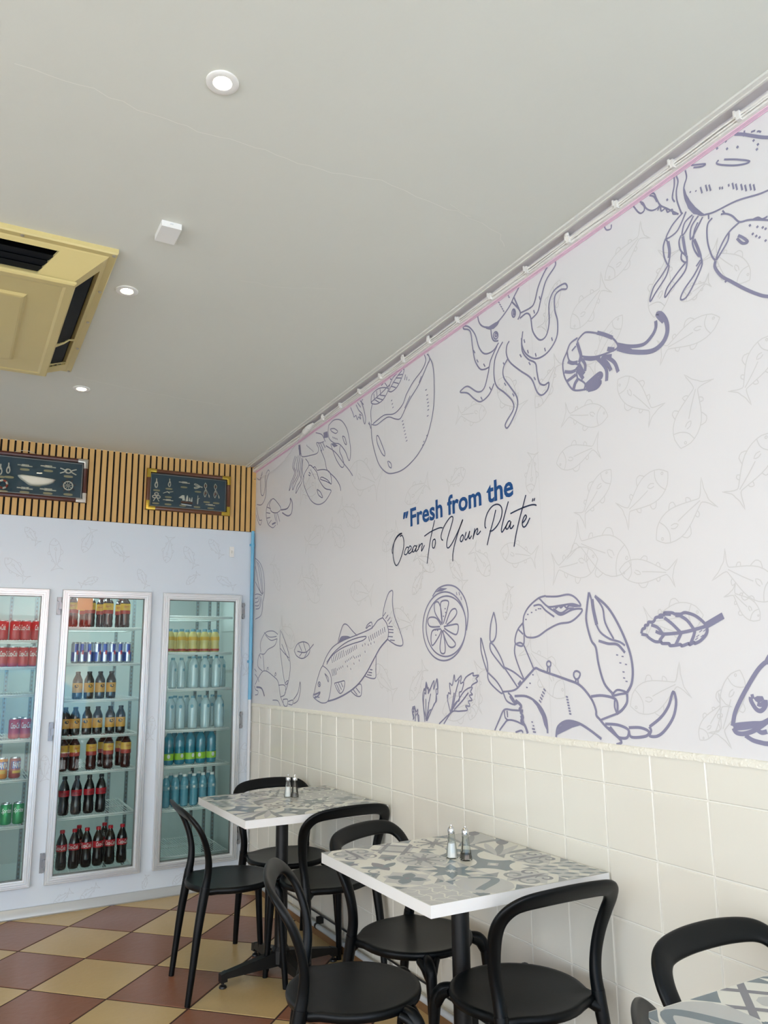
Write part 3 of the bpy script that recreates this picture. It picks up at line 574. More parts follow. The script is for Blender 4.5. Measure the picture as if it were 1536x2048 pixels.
# ---- back wall: white papered cold-room front with three door openings
DZ0, DZ1 = 0.165, 1.896
DOORS = [(-1.887, -1.335), (-1.260, -0.712), (-0.635, -0.094)]
PZ = 2.35
mb = MB()
xs = [X_LEFT]+[v for d in DOORS for v in (d[0]+.012, d[1]-.012)]+[0]
for k in range(0, len(xs), 2): mb.box(xs[k], xs[k+1], 0, .06, 0, PZ)
for d in DOORS: mb.box(d[0]+.012, d[1]-.012, 0, .06, 0, DZ0+.012); mb.box(d[0]+.012, d[1]-.012, 0, .06, DZ1-.012, PZ)
PF = [(-1.60,2.08,-1.47,1.95),(-1.33,2.22,-1.30,2.02),(-1.15,2.14,-1.10,2.30),(-.98,2.22,-.88,2.11),(-.80,2.05,-.74,1.93),(-.62,2.10,-.60,2.28),(-.50,2.22,-.42,2.08),(-.33,2.28,-.24,2.16),(-.27,2.02,-.14,1.95),(-.48,1.96,-.40,2.04),(-1.5,2.28,-1.42,2.18),(-1.05,1.98,-1.16,1.93),(-.68,.06,-.66,.14),(-1.05,.05,-.95,.12),(-1.30,.9,-1.29,.75),(-.67,1.1,-.68,.95),(-.05,1.5,-.04,1.35),(-1.2,.04,-1.1,.11),(-.5,.06,-.42,.13),(-.04,.9,-.05,.7)]
for a in PF: faint(mb, a[:2], a[2:], lambda u, v: (u, -.0006, v), .0022, .8, 1)
struct(mb.build('wall_back', [M['panel'], M['panelfish']], fix=False))
# cold room behind it
mb = MB()
mb.box(-2.6, 0, 1.35, 1.40, 0, 2.35); mb.box(-2.65, -2.6, .06, 1.40, 0, 2.35); mb.box(-.012, 0, .06, 1.35, 0, 2.35); mb.box(-2.6, 0, .06, 1.35, 2.25, 2.35); mb.box(-2.6, 0, .06, 1.35, -.02, .02)
struct(mb.build('wall_coldroom', M['coolwall']))
# structure above the cold room
mb = MB(); mb.box(X_LEFT, 0, .012, .16, PZ, 2.84); struct(mb.build('wall_back_upper', M['plaster']))
# slatted cladding
mb = MB(); mb.box(X_LEFT, -.001, .0, .011, PZ, 2.829)
x = -.003
mb.at(1)
random.seed(3)
while x > X_LEFT:
    w_ = .0275; mb.box(x-w_, x, -.013, .0, PZ+.001, 2.8285); x -= .0399
mb.at(2)
for xx, zz in ((-.60, 2.78), (-.56, 2.785)): mb.rings([[(xx+.0035*math.cos(t), -.0135, zz+.0045*math.sin(t)) for t in [2*PI*k/8 for k in range(8)]], [(xx+.001*math.cos(t), -.0138, zz+.001*math.sin(t)) for t in [2*PI*k/8 for k in range(8)]]])
tag(mb.build('slat_panel', [M['felt'], M['wood'], M['knot']]), 'oak slats on black backing across the top of the back wall', 'wall panel')

# skirtings
mb = MB(); R = []
for x in (X_LEFT, -.03): R.append([(x, -.001, .0), (x, -.030, .0), (x, -.034, .008), (x, -.026, .035), (x, -.012, .052), (x, -.001, .054)])
mb.rings(R); struct(mb.build('baseboard_back', M['skirt'], smooth=True, auto=40))
mb = MB(); mb.box(-.022, -.005, Y_FRONT, -.04, 0, .035); struct(mb.build('baseboard_right', M['brown']))
# left wall and shop front (behind the camera)
mb = MB(); mb.box(X_LEFT-.15, X_LEFT, -2.6, .2, 0, 3.05); mb.box(X_LEFT-.15, X_LEFT, Y_FRONT, -2.6, 2.65, 3.2); mb.box(X_LEFT-.15, X_LEFT, Y_FRONT, -2.6, 0, .12)
struct(mb.build('wall_left', M['plaster']))
mb = MB(); mb.box(X_LEFT-.15, .15, Y_FRONT-.15, Y_FRONT, 2.65, 3.2); mb.box(X_LEFT-.15, X_LEFT, Y_FRONT-.15, Y_FRONT, 0, 2.65); mb.box(-.05, .15, Y_FRONT-.15, Y_FRONT, 0, 2.65); mb.box(-3.0, -2.9, Y_FRONT-.1, Y_FRONT, 0, 2.65)
struct(mb.build('wall_front', M['plaster']))
mb = MB(); mb.box(-16, 12, -30, Y_FRONT-.15, -.12, -.02); mb.box(-16, X_LEFT-.15, Y_FRONT-.15, 4, -.12, -.02); struct(mb.build('ground_street', M['paving']))
# ================================================================== CHAIRS
def make_chair(label):
    t = thing('cafe_chair', label, 'chair')
    # round seat with two lugs running back to the rear legs
    def outline(r):
        P = []
        for k in range(48):
            a = 2*PI*k/48; x, y = r*math.sin(a), r*1.0*math.cos(a)
            ad = math.degrees(math.atan2(abs(x), -y))            # angle from the back
            if ad < 75:
                pull = math.exp(-((ad-47)/8.5)**2)*.034
                x *= 1+pull/r; y *= 1+pull/r*.55
            P.append((x, y))
        return P
    mb = MB(); R = []
    for r, z in ((.196, .424), (.205, .428), (.208, .440), (.206, .449), (.200, .452), (.19, .4505)): R.append([(x, y, z) for x, y in outline(r)])
    for r, z in ((.15, .4475), (.10, .446), (.04, .4455)): R.append([(r*math.sin(2*PI*k/48), r*math.cos(2*PI*k/48), z) for k in range(48)])
    mb.rings(R); mb.build('seat', M['black'], t, True, 60)
    # legs
    def leg(pts, rad):
        b = MB(); P = catmull(pts, 5); n = len(P); L = len(rad)-1
        rr = [rad[min(int(i/(n-1)*L), L-1)]*(1-(i/(n-1)*L-min(int(i/(n-1)*L), L-1)))+rad[min(int(i/(n-1)*L)+1, L)]*(i/(n-1)*L-min(int(i/(n-1)*L), L-1)) for i in range(n)]
        b.tube(P, rr, 14); return b
    for s in (-1, 1):
        b = leg([(s*.196, .212, 0), (s*.187, .198, .20), (s*.180, .189, .34), (s*.176, .183, .395), (s*.162, .166, .424), (s*.135, .138, .432)], [.0125, .0150, .0175, .020, .020, .016])
        b.tube(catmull([(s*.177, .184, .375), (s*.172, .158, .412), (s*.165, .125, .430)], 4), [.014, .015, .016, .016, .015, .014, .013, .012, .010], 8)
        b.tube(catmull([(s*.177, .184, .375), (s*.150, .178, .412), (s*.115, .168, .430)], 4), [.014, .015, .016, .016, .015, .014, .013, .012, .010], 8)
        b.build('leg', M['black'], t, True, 60)
    for s in (-1, 1):
        b = leg([(s*.190, -.220, 0), (s*.190, -.203, .14), (s*.186, -.185, .285), (s*.180, -.166, .40), (s*.179, -.155, .462)], [.0125, .015, .018, .0205, .0205])
        b.tube([(s*.181, -.165, .415), (s*.150, -.150, .432), (s*.11, -.125, .434)], [.020, .016, .010], 10)
        b.build('leg', M['black'], t, True, 60)
    # backrest: one loop, slim at the seat and broad over the top
    half = [(.179, -.158, .448), (.180, -.148, .503), (.188, -.146, .562), (.197, -.158, .625), (.205, -.180, .682), (.203, -.204, .722), (.184, -.228, .752), (.148, -.245, .768), (.080, -.256, .775)]
    wd = [.036, .034, .036, .041, .046, .050, .053, .056, .059]; th = [.037, .033, .029, .027, .025, .023, .021, .019, .018]
    path = half+[(0, -.259, .777)]+[(-x, y, z) for x, y, z in half[::-1]]
    W_ = wd+[.060]+wd[::-1]; T_ = th+[.018]+th[::-1]
    full = catmull([(*p, w, q) for p, w, q in zip(path, W_, T_)], 6)
    R = []
    for i, p in enumerate(full):
        a = Vector(full[max(i-1, 0)][:3]); b = Vector(full[min(i+1, len(full)-1)][:3]); c = Vector(p[:3]); T = (b-a).normalized()
        sl = max(0.0, min(1.0, (p[2]-.46)/.30)); tilt = math.radians(-6+38*sl**1.5)
        D = Vector((0, math.cos(tilt), math.sin(tilt))); D = (D-T*D.dot(T)).normalized(); Wd = T.cross(D)
        ring = []
        for k in range(16):
            an = 2*PI*k/16; cx, sx = math.cos(an), math.sin(an)
            cx = math.copysign(abs(cx)**.75, cx); sx = math.copysign(abs(sx)**.75, sx)
            ring.append(c+Wd*(p[3]/2*cx)+D*(p[4]/2*sx))
        R.append(ring)
    b = MB(); b.rings(R); b.build('backrest', M['black'], t, True, 70)
    return t
def rz_face(deg): return math.radians(deg-90)                      # heading of the seat front, 0 = +X, 90 = +Y
CH = [((-.625, -1.515), -4, 'black plastic chair at the left side of the farthest table, all four legs showing'),
      ((-.238, -1.262), -88, 'black plastic chair behind the farthest table, against the coolers'),
      ((-.250, -1.752), 94, 'black plastic chair on the near side of the farthest table, back to us'),
      ((-.290, -2.635), -66, 'black plastic chair on the far side of the middle table, facing us'),
      ((-.700, -2.945), -25, 'black plastic chair at the left side of the middle table, facing the wall'),
      ((-.280, -3.212), 90, 'black plastic chair on the near side of the middle table, back to us'),
      ((-.240, -4.155), -90, 'black plastic chair behind the nearest table, loop back against the tiled wall'),
      ((-.580, -4.380), -40, 'black plastic chair left of the nearest table, only its back tip showing')]
CG = 'black cafe chairs around the tables'
chair0 = None
for (x, y), d, lab in CH:
    if chair0 is None: chair0 = make_chair(lab); chair0.location = (x, y, 0); chair0.rotation_euler = (0, 0, rz_face(d)); chair0['group'] = CG
    else: dup(chair0, (x, y, 0), rz_face(d), lab, CG)

# ================================================================== TABLES
TZ = 0.772
def patchwork(mb, x0, x1, y0, y1, z, seed, order=None):
    # a printed patchwork of cement-tile designs, 4 by 4
    rnd = random.Random(seed); nx = ny = 4
    LF = [0]
    def emit(pts, mi, cx, cy, sx, sy, rot, lift):
        q = []
        for u, v in pts:
            a, b = (u-.5)*1.1, (v-.5)*1.1
            for _ in range(rot): a, b = -b, a
            a = min(.5, max(-.5, a)); b = min(.5, max(-.5, b))
            q.append((cx+(a+.5)*sx, cy+(b+.5)*sy, z+lift))
        if len(set((round(a, 7), round(b, 7)) for a, b, c in q)) < 3: return
        LF[0] += 1; mb.at(mi).face([(a, b, c+LF[0]*2e-7) for a, b, c in q])
    def disc(cx, cy, r, n=16, a0=0): return [(cx+r*math.cos(2*PI*k/n+a0), cy+r*math.sin(2*PI*k/n+a0)) for k in range(n)]
    def petal(cx, cy, a, l, w, n=8):
        P = []
        for k in range(n+1): t = k/n; P.append((l*t, w*math.sin(PI*t)**.7))
        for k in range(n-1, 0, -1): t = k/n; P.append((l*t, -w*math.sin(PI*t)**.7))
        c, s = math.cos(a), math.sin(a); return [(cx+x*c-y*s, cy+x*s+y*c) for x, y in P]
    def star(cx, cy, r1, r2, n, a0=0):
        return [(cx+(r1 if k % 2 == 0 else r2)*math.cos(PI*k/n+a0), cy+(r1 if k % 2 == 0 else r2)*math.sin(PI*k/n+a0)) for k in range(2*n)]
    def band(P, w, close=False):
        A = []; B = []; L = len(P)
        for i in range(L):
            q = P[max(i-1, 0)]; r = P[min(i+1, L-1)]; dx, dy = r[0]-q[0], r[1]-q[1]; l = math.hypot(dx, dy) or 1e-6
            k = w/2*(.35+.65*math.sin(PI*min(1, (i+.5)/L))); A.append((P[i][0]-dy/l*k, P[i][1]+dx/l*k)); B.append((P[i][0]+dy/l*k, P[i][1]-dx/l*k))
        return [[A[i], A[i+1], B[i+1], B[i]] for i in range(L-1)]
    def spiral(cx, cy, r, turns, a0, s=1, n=22): return [(cx+r*(1-.8*k/n)*math.cos(a0+s*turns*2*PI*k/n), cy+r*(1-.8*k/n)*math.sin(a0+s*turns*2*PI*k/n)) for k in range(n+1)]
    def design(d):
        o = []                                                     # (points, material, level)
        if d == 0:      # four petals in a ring
            for k in range(4): o.append((petal(.5, .5, PI/4+k*PI/2, .34, .11), 3, 2)); o.append((petal(.5, .5, PI/4+k*PI/2, .42, .15), 2, 1))
            o.append((disc(.5, .5, .05), 4, 3))
            for a, b in ((0, 0), (1, 0), (1, 1), (0, 1)): o.append((disc(a, b, .16), 3, 1)); o.append((disc(a, b, .09), 0, 2))
        elif d == 1:    # bursting star
            o += [([(0, 0), (1, 0), (1, 1), (0, 1)], 2, 0.5), (star(.5, .5, .62, .30, 8), 0, 1), (star(.5, .5, .48, .25, 8, .2), 3, 2), (star(.5, .5, .12, .05, 8), 0, 3)]
        elif d == 2:    # ogee trellis
            o.append(([(0, 0), (1, 0), (1, 1), (0, 1)], 2, 0.5))
            for i in range(5):
                P = [(i*.25+.045*math.sin(v*2*PI*3), v) for v in [k/24 for k in range(25)]]
                for q in band(P, .03): o.append((q, 0, 1))
                P = [(u, i*.25+.03*math.sin(u*2*PI*4)) for u in [k/24 for k in range(25)]]
                for q in band(P, .02): o.append((q, 0, 1))
        elif d == 3:    # scrolls
            for cx, s, a in ((.3, 1, 0), (.7, -1, PI)):
                for q in band(spiral(cx, .62, .2, 1.2, a, s), .07): o.append((q, 1, 1))
                for q in band(spiral(cx, .3, .16, 1.1, a+1, -s), .06): o.append((q, 4, 1))
            o.append((petal(.5, .1, PI/2, .8, .05), 4, 2))
        elif d == 4:    # tumbling blocks
            h = .25
            for i in range(-1, 4):
                for j in range(4):
                    x = i*h+(j % 2)*h/2; y = j*h
                    o.append(([(x, y), (x+h/2, y+h/2), (x+h, y), (x+h/2, y-h/2)], (0, 2)[j % 2], 1)); o.append(([(x, y), (x+h/2, y+h/2), (x+h/2, y+h), (x, y+h/2)], 3, 2)); o.append(([(x+h/2, y+h/2), (x+h, y), (x+h, y+h/2), (x+h/2, y+h)], 2, 2))
        elif d == 5:    # interlocking circles
            o.append(([(0, 0), (1, 0), (1, 1), (0, 1)], 3, 0.5))
            for a, b in ((0, 0), (1, 0), (1, 1), (0, 1)):
                o.append(([(a+(1-2*a)*.42*math.cos(t), b+(1-2*b)*.42*math.sin(t)) for t in [PI/2*k/8 for k in range(9)]]+[(a, b)], 0, 1))
            o += [(disc(.5, .5, .13, 4), 2, 2), (disc(.5, .5, .07, 4), 0, 3)]
        elif d == 6:    # broad leaf scroll
            for q in band([(.05+.9*k/20, .5+.35*math.sin(k/20*5.5)) for k in range(21)], .16): o.append((q, 3, 1))
            for c in ((.2, .2), (.8, .75), (.75, .2)): o.append((disc(*c, .09), 2, 1))
        elif d == 7:    # snow crystal
            for k in range(8):
                a = PI*k/4; o.append((petal(.5, .5, a, .40, .045), 1, 1)); o.append((disc(.5+.36*math.cos(a), .5+.36*math.sin(a), .065, 10), 1, 2)); o.append((disc(.5+.36*math.cos(a), .5+.36*math.sin(a), .03, 8), 0, 3))
            o.append((star(.5, .5, .17, .10, 6), 4, 2))
        elif d == 8:    # octagon lattice
            for q in ([(.3, 0), (.42, 0), (1, .58), (1, .7)], [(0, .3), (0, .42), (.58, 1), (.7, 1)], [(.58, 0), (.7, 0), (0, .7), (0, .58)], [(1, .3), (1, .42), (.42, 1), (.3, 1)]): o.append((q, 4, 1))
            o.append((disc(.5, .5, .14, 8), 2, 2))
        elif d == 9:    # fan of points
            for k in range(5): o.append((petal(0, 0, PI/2*(k+.5)/5, 1.05, .08), (1, 2)[k % 2], 1))
            o.append((petal(1, 1, -3*PI/4, .5, .12), 4, 2))
        else:           # fleur with rosettes
            o += [(petal(.5, .15, PI/2, .6, .12), 4, 1), (petal(.5, .35, PI*.16, .42, .08), 3, 1), (petal(.5, .35, PI*.84, .42, .08), 3, 1), (star(.15, .8, .12, .06, 5), 4, 1), (star(.85, .8, .12, .06, 5), 4, 1)]
            for q in band(spiral(.25, .2, .15, 1, 1), .04): o.append((q, 1, 1))
        return o
    sx, sy = (x1-x0)/nx, (y1-y0)/ny
    mb.at(0).face([(x0, y0, z), (x1, y0, z), (x1, y1, z), (x0, y1, z)])
    k = 0
    for j in range(ny):
        for i in range(nx):
            d = order[j][i] if order else rnd.randrange(11)
            r = rnd.randrange(4)
            if d in (2,): r = 0
            if d not in (1, 2, 4, 5):
                v = rnd.randrange(3)
                if v == 0: emit([(.5, 0), (1, .5), (.5, 1), (0, .5)], 2, x0+i*sx, y0+j*sy, sx, sy, 0, .00003)
                elif v == 1: emit(disc(.5, .5, .47, 24), 2, x0+i*sx, y0+j*sy, sx, sy, 0, .00003)
                for a, b in ((0, 0), (1, 0), (1, 1), (0, 1)):
                    sa, sb = 1-2*a, 1-2*b
                    emit([(a, b), (a+sa*.26, b), (a+sa*.15, b+sb*.15), (a, b+sb*.26)], 3 if v else 1, x0+i*sx, y0+j*sy, sx, sy, 0, .00004)
            for pts, mi, lv in design(d): emit(pts, mi, x0+i*sx, y0+j*sy, sx, sy, r, .00008*lv+.00005)
def make_table(label, x0, x1, y0, y1, px, py, rot, seed, order=None, group='patchwork cafe tables along the wall'):
    cx, cy = px, py
    t = thing('cafe_table', label, 'table', (cx, cy, 0), 0, group)
    a0, a1, b0, b1 = x0-cx, x1-cx, y0-cy, y1-cy
    mb = MB(); mb.box(a0+.001, a1-.001, b0+.001, b1-.001, TZ-.034, TZ-.0008); mb.build('tabletop_edge', M['tedge'], t)['label'] = 'white square edge band'
    mb = MB(); mb.box(a0+.0005, a1-.0005, b0+.0005, b1-.0005, TZ-.0008, TZ-.0002); patchwork(mb, a0+.003, a1-.003, b0+.003, b1-.003, TZ, seed, order)
    for i in range(6): mb.m[i] = 0
    mb.build('tabletop', [M['tbase'], M['tg1'], M['tg2'], M['tg3'], M['tg4']], t, fix=False)['label'] = 'grey and cream patchwork tile print'
    mb = MB(); mb.lathe([(.030, .075), (.030, TZ-.044)], n=24); mb.build('column', M['blackmetal'], t, True, 40)
    mb = MB(); mb.box(-.13, .13, -.13, .13, TZ-.045, TZ-.034); mb.build('top_plate', M['blackmetal'], t)
    mb = MB(); mb.lathe([(.034, .050), (.042, .055), (.042, .11), (.032, .125)], n=20)
    feet = []
    for k in range(4):
        a = rot+k*PI/2; c, s = math.cos(a), math.sin(a); L = .298
        def q(r, w, z): return (r*c-w*s, r*s+w*c, z)
        mb.hexa([q(.01, -.024, .045), q(.01, .024, .045), q(.01, .022, .108), q(.01, -.022, .108)], [q(L-.03, -.017, .040), q(L-.03, .017, .040), q(L-.03, .015, .066), q(L-.03, -.015, .066)])
        mb.hexa([q(L-.03, -.018, .028), q(L-.03, .018, .028), q(L-.03, .016, .068), q(L-.03, -.016, .068)], [q(L, -.018, .026), q(L, .018, .026), q(L, .016, .060), q(L, -.016, .060)])
        feet.append(q(L-.015, 0, 0))
    mb.build('base', M['blackmetal'], t)
    for f in feet:
        mb = MB(); mb.lathe([(.006, .008), (.006, .030)], f[0], f[1], n=8); mb.lathe([(.015, 0), (.018, .003), (.016, .010), (.009, .014)], f[0], f[1], n=14); mb.build('foot', M['blackmetal'], t, True, 40)
    return t
T1 = make_table('square patchwork topped table farthest back, beside the cooler doors', -.708, -.012, -1.945, -1.235, -.385, -1.555, math.radians(4), 5)
T2 = make_table('square patchwork topped table in the middle of the row, with shakers', -.668, -.010, -3.350, -2.632, -.308, -2.955, math.radians(4), 11,
   [[2, 6, 3, 4], [0, 1, 5, 3], [10, 7, 5, 9], [3, 8, 7, 9]])
T3 = make_table('square patchwork topped table nearest us, cut off at the lower right corner', -.690, -.012, -4.820, -4.115, -.35, -4.47, math.radians(4), 21,
   [[8, 4, 1, 7], [9, 0, 2, 5], [3, 10, 8, 4], [6, 8, 4, 1]])
# ---- salt and pepper shakers
def shaker(label, x, y, kind):
    t = thing('salt_shaker' if kind == 'salt' else 'pepper_shaker', label, 'shaker', (x, y, TZ+.0006), 0, 'glass shakers on the tables')
    mb = MB(); n = 8
    mb.lathe([(.0205, 0), (.0215, .004), (.0185, .018), (.0150, .045), (.0118, .070), (.0112, .079), (.0095, .081)], n=n)
    mb.build('glass_body', M['shglass'], t, False)
    top = .048 if kind == 'salt' else .020
    mb = MB(); mb.lathe([(.0165, .0035), (.0150, .018), (.0150-.0046*(top-.018)/.045 if top > .02 else .0146, top)], n=12); mb.build('salt' if kind == 'salt' else 'pepper', M['salt' if kind == 'salt' else 'pepper'], t, True, 40)
    mb = MB(); mb.lathe([(.0118, .078), (.0122, .080), (.0122, .090), (.0105, .096), (.0060, .101), (.0035, .103), (.003, .106), (.0005, .1065)], n=18); mb.build('cap', M['chrome'], t, True, 35)
for (px, py), lab, k in (((904, 1716), 'glass salt shaker, white salt inside, on the middle table', 'salt'), ((932, 1720), 'glass pepper shaker nearly empty, right of the salt on the middle table', 'pepper'),
                         ((576, 1594), 'glass salt shaker, white salt inside, on the farthest table', 'salt'), ((589.5, 1594), 'glass pepper shaker, clear and nearly empty, on the farthest table', 'pepper')):
    p = hit(px, py, 2, TZ); shaker(lab, p.x, p.y, k)

# ================================================================== COOLER DOORS
def make_door(label, x0, x1, hinge_side, hinges, yb=-.002):
    t = thing('cooler_door', label, 'glass door', ((x0+x1)/2, 0, DZ0), 0, 'aluminium framed cooler doors')
    w = (x1-x0)/2; h = DZ1-DZ0
    mb = MB()
    # stepped extruded frame, mitred at the corners
    prof = [(0, -.0010), (0, -.030), (.004, -.034), (.009, -.034), (.010, -.028), (.0135, -.028), (.0145, -.037), (.0205, -.037), (.0215, -.029), (.0255, -.029), (.0265, -.038), (.034, -.038), (.036, -.026), (.043, -.026), (.043, -.008)]
    R = []
    for sx, sz in ((-1, 0), (1, 0), (1, 1), (-1, 1)):
        R.append([(sx*(w-d), yy, (d if sz == 0 else h-d)) for d, yy in prof])
    mb.rings(R, closed=True); mb.build('frame', M['alu'], t, False, fix=True)
    mb = MB(); g = .043
    mb.box(-w+g, w-g, -.0165, -.0125, g, h-g); mb.build('glass_pane', M['glass'], t)
    mb = MB()
    for a, b, c, d in ((-w+g, -w+g+.006, g, h-g), (w-g-.006, w-g, g, h-g), (-w+g, w-g, g, g+.006), (-w+g, w-g, h-g-.006, h-g)): mb.box(a, b, -.012, -.004, c, d)
    mb.build('gasket', M['aludark'], t)
    for z in hinges:
        mb = MB(); sx = hinge_side; xo = sx*(w+.016)
        mb.box(min(xo-.012, xo+.012), max(xo-.012, xo+.012), -.010, -.0008, z-DZ0-.055, z-DZ0+.055)
        mb.box(min(sx*(w-.002), xo), max(sx*(w-.002), xo), -.026, -.008, z-DZ0-.020, z-DZ0+.020)
        for s in (-1, 1):
            mb.rings([[(xo+.011*math.cos(a), yy, z-DZ0+s*.040+.014*math.sin(a)) for a in [2*PI*k/12 for k in range(12)]] for yy in (-.009, -.022)])
        mb.build('hinge', M['hinge'], t)
    return t
def zb(px, py): return bw(px, py)[1]
d1 = make_door('left cooler door, cut by the picture edge, soft drink cans behind its glass', *DOORS[0], -1, [zb(117, 1212), zb(100, 1463), zb(82, 1726)])
d2 = make_door('middle cooler door with hinges on its left and cola bottles behind', *DOORS[1], -1, [zb(117, 1212), zb(100, 1463), zb(82, 1726)])
d3 = make_door('right cooler door with hinges on its right, water bottles behind', *DOORS[2], 1, [zb(484, 1222), zb(478, 1440), zb(473, 1670)])
mb = MB(); x, z = bw(170, 1206); mb.box(x-.046, x+.046, -.0115, -.0105, z-.045, DZ1-.045); tag(mb.build('paper_note', M['orange']), 'orange paper note stuck inside the top of the middle cooler door', 'paper note')

# ---- shelves in the cold room
SHELF = [[1.591, 1.429, 1.263, .995, .763, .497, .21], [1.676, 1.445, 1.220, .999, .782, .518, .20], [1.759, 1.513, 1.271, 1.004, .774, .504, .215]]
ORD = ['top', 'second', 'third', 'fourth', 'fifth', 'sixth', 'bottom']; SIDE = ['left', 'middle', 'right']
SY0, SY1 = .10, .66
def make_shelf(label, x0, x1, z):
    t = thing('wire_shelf', label, 'shelf', ((x0+x1)/2, SY0, z), 0, 'white wire shelves in the cooler'); w = (x1-x0)/2; d = SY1-SY0
    mb = MB()
    for y in (.006, d/2, d-.004): mb.tube([(-w, y, -.011), (w, y, -.011)], .0055 if y < .01 else .004, 6)
    for s in (-1, 1): mb.tube([(s*(w-.004), 0, -.010), (s*(w-.004), d, -.010)], .004, 6)
    mb.tube([(-w, 0, -.020), (w, 0, -.020)], .003, 6)
    mb.build('rim', M['wire'], t, True)
    mb = MB(); k = -w+.01
    while k < w: mb.box(k-.0013, k+.0013, 0, d, -.0055, -.0030); k += .0165
    mb.build('wires', M['wire'], t)
    return t
for di, (x0, x1) in enumerate(DOORS):
    for si, z in enumerate(SHELF[di]):
        if si == 6 and di == 0: continue
        make_shelf('white wire shelf, %s one behind the %s cooler door' % (ORD[si], SIDE[di]), x0+.020, x1-.020, z)
def make_post(label, x, y):
    mb = MB(); mb.box(x-.011, x+.011, y-.006, y+.006, .03, 2.0); mb.at(1)
    z = .06
    while z < 1.98: mb.box(x-.004, x+.004, y-.0068, y-.0060, z, z+.014); z += .028
    tag(mb.build('shelf_post', [M['post'], M['aludark']]), label, 'shelf post', 'slotted steel posts holding the cooler shelves')
for x, y, lab in ((-1.34, .665, 'slotted steel post at the back between the left and middle coolers'), (-.80, .665, 'slotted steel post at the back behind the middle cooler'), (-.68, .665, 'slotted steel post at the back between the middle and right coolers'),
                  (-.21, .665, 'slotted steel post at the back behind the right cooler'), (-.05, .665, 'slotted steel post in the far right corner of the coolers'), (-1.50, .665, 'slotted steel post at the back behind the left cooler'),
                  (-.115, .665, 'slotted steel post beside the right corner of the coolers')):
    make_post(lab, x, y)

# ---- drinks
def wrap(txt, r, z0, h, width_ang, shear=0.0, bold=0.0, vertical=False):
    V, Fc = textmesh(txt, 1.0, shear, bold)
    x0 = min(v[0] for v in V); x1 = max(v[0] for v in V); y0 = min(v[1] for v in V); y1 = max(v[1] for v in V)
    mb = MB(); out = []
    for x, y, _ in V:
        u = (x-x0)/(x1-x0)-.5; v = (y-y0)/(y1-y0)
        if vertical: u, v = (v-.5)*1, 1-(u+.5)
        a = -PI/2+u*width_ang; out.append((r*math.cos(a), r*math.sin(a), z0+v*h))
    mb.v = out; mb.f = Fc; mb.m = [0]*len(Fc); return mb
def can(label, group, col, txt=None, tcol=None, r=.033, h=.122, bands=None, face=0):
    t = thing('drink_can', label, 'drink can', (0, 0, 0), 0, group); mb = MB()
    mb.lathe([(r-.006, .0), (r-.001, .006), (r, .010), (r, h-.014), (r-.004, h-.006)], n=24)
    mb.build('can_body', M[col], t, True, 50)
    mb = MB(); mb.lathe([(r-.004, h-.006), (r-.0045, h), (r-.007, h), (r-.008, h-.004), (.001, h-.004)], n=24, caps=False); mb.build('can_top', M['cantop'], t, True, 40)
    if bands:
        b = MB(); q = MB()
        for a0, a1, z0, z1, mi in bands:
            n = 6; A = []; B = []
            for k in range(n+1):
                a = -PI/2+a0+(a1-a0)*k/n; A.append(((r+.0004)*math.cos(a), (r+.0004)*math.sin(a), z0)); B.append(((r+.0004)*math.cos(a), (r+.0004)*math.sin(a), z1))
            for k in range(n): b.at(mi).face([A[k], A[k+1], B[k+1], B[k]])
        b.build('can_print', [M['esil'], M['ebl'], M['colared'], M['green'], M['teayel']], t, True, fix=False)
    if txt:
        wrap(txt, r+.0007, h*.50, h*.28, 1.7, .3 if txt[0] != 'F' else 0, .01).build('lettering', M[tcol], t, fix=False)
    return t
def bottle(label, group, prof, body, cap, capz, lab=None, txt=None, tcol='white', kind='drink_bottle', n=24, oval=None, txtz=None, liquid=None):
    t = thing(kind, label, 'bottle', (0, 0, 0), 0, group); mb = MB(); mb.lathe(prof, n=n); mb.build('bottle_body', M[body], t, True, 50)
    rc, z0, z1 = capz; mb = MB(); mb.lathe([(rc, z0), (rc, z1-.002), (rc-.002, z1)], n=14); mb.build('cap', M[cap], t, True, 40)
    if lab:
        for lc, lr, a, b in lab:
            mb = MB(); mb.lathe([(lr, a), (lr, b)], n=n, caps=False); mb.build('label_band', M[lc], t, True)
    if oval:
        oc, r, zc, hw, hh = oval
        mb = MB(); R = [(-PI/2+hw*math.cos(q), zc+hh*math.sin(q)) for q in [2*PI*k/20 for k in range(20)]]
        mb.face([((r+.0006)*math.cos(a), (r+.0006)*math.sin(a), z) for a, z in R]); mb.build('label_emblem', M[oc], t, fix=False)
    if txt:
        z0, hh, wa = txtz; wrap(txt, lab[-1][1]+.0009, z0, hh, wa, .3, .005).build('lettering', M[tcol], t, fix=False)
    return t
COLA = [(.024, 0), (.030, .006), (.0325, .020), (.0315, .060), (.0285, .085), (.0305, .105), (.0325, .125), (.0325, .145), (.028, .170), (.018, .195), (.0125, .207), (.0125, .218)]
TEA = [(.026, 0), (.031, .006), (.032, .030), (.030, .050), (.032, .070), (.030, .095), (.032, .120), (.0325, .185), (.030, .200), (.018, .222), (.0145, .228), (.0145, .235)]
TEA = [(r, z*.83) for r, z in TEA]
STUB = [(.026, 0), (.030, .004), (.0305, .020), (.0305, .112), (.029, .122), (.018, .146), (.0145, .154), (.0140, .168)]
WATL = [(.028, 0), (.033, .008)]+[(.034 if k % 2 else .0315, .015+k*.009) for k in range(13)]+[(.033, .145), (.030, .170), (.016, .196), (.0125, .200), (.0125, .208)]
WATS = [(.022, 0), (.027, .007)]+[(.0275 if k % 2 else .0255, .012+k*.009) for k in range(14)]+[(.026, .150), (.022, .170), (.012, .188), (.0115, .195)]
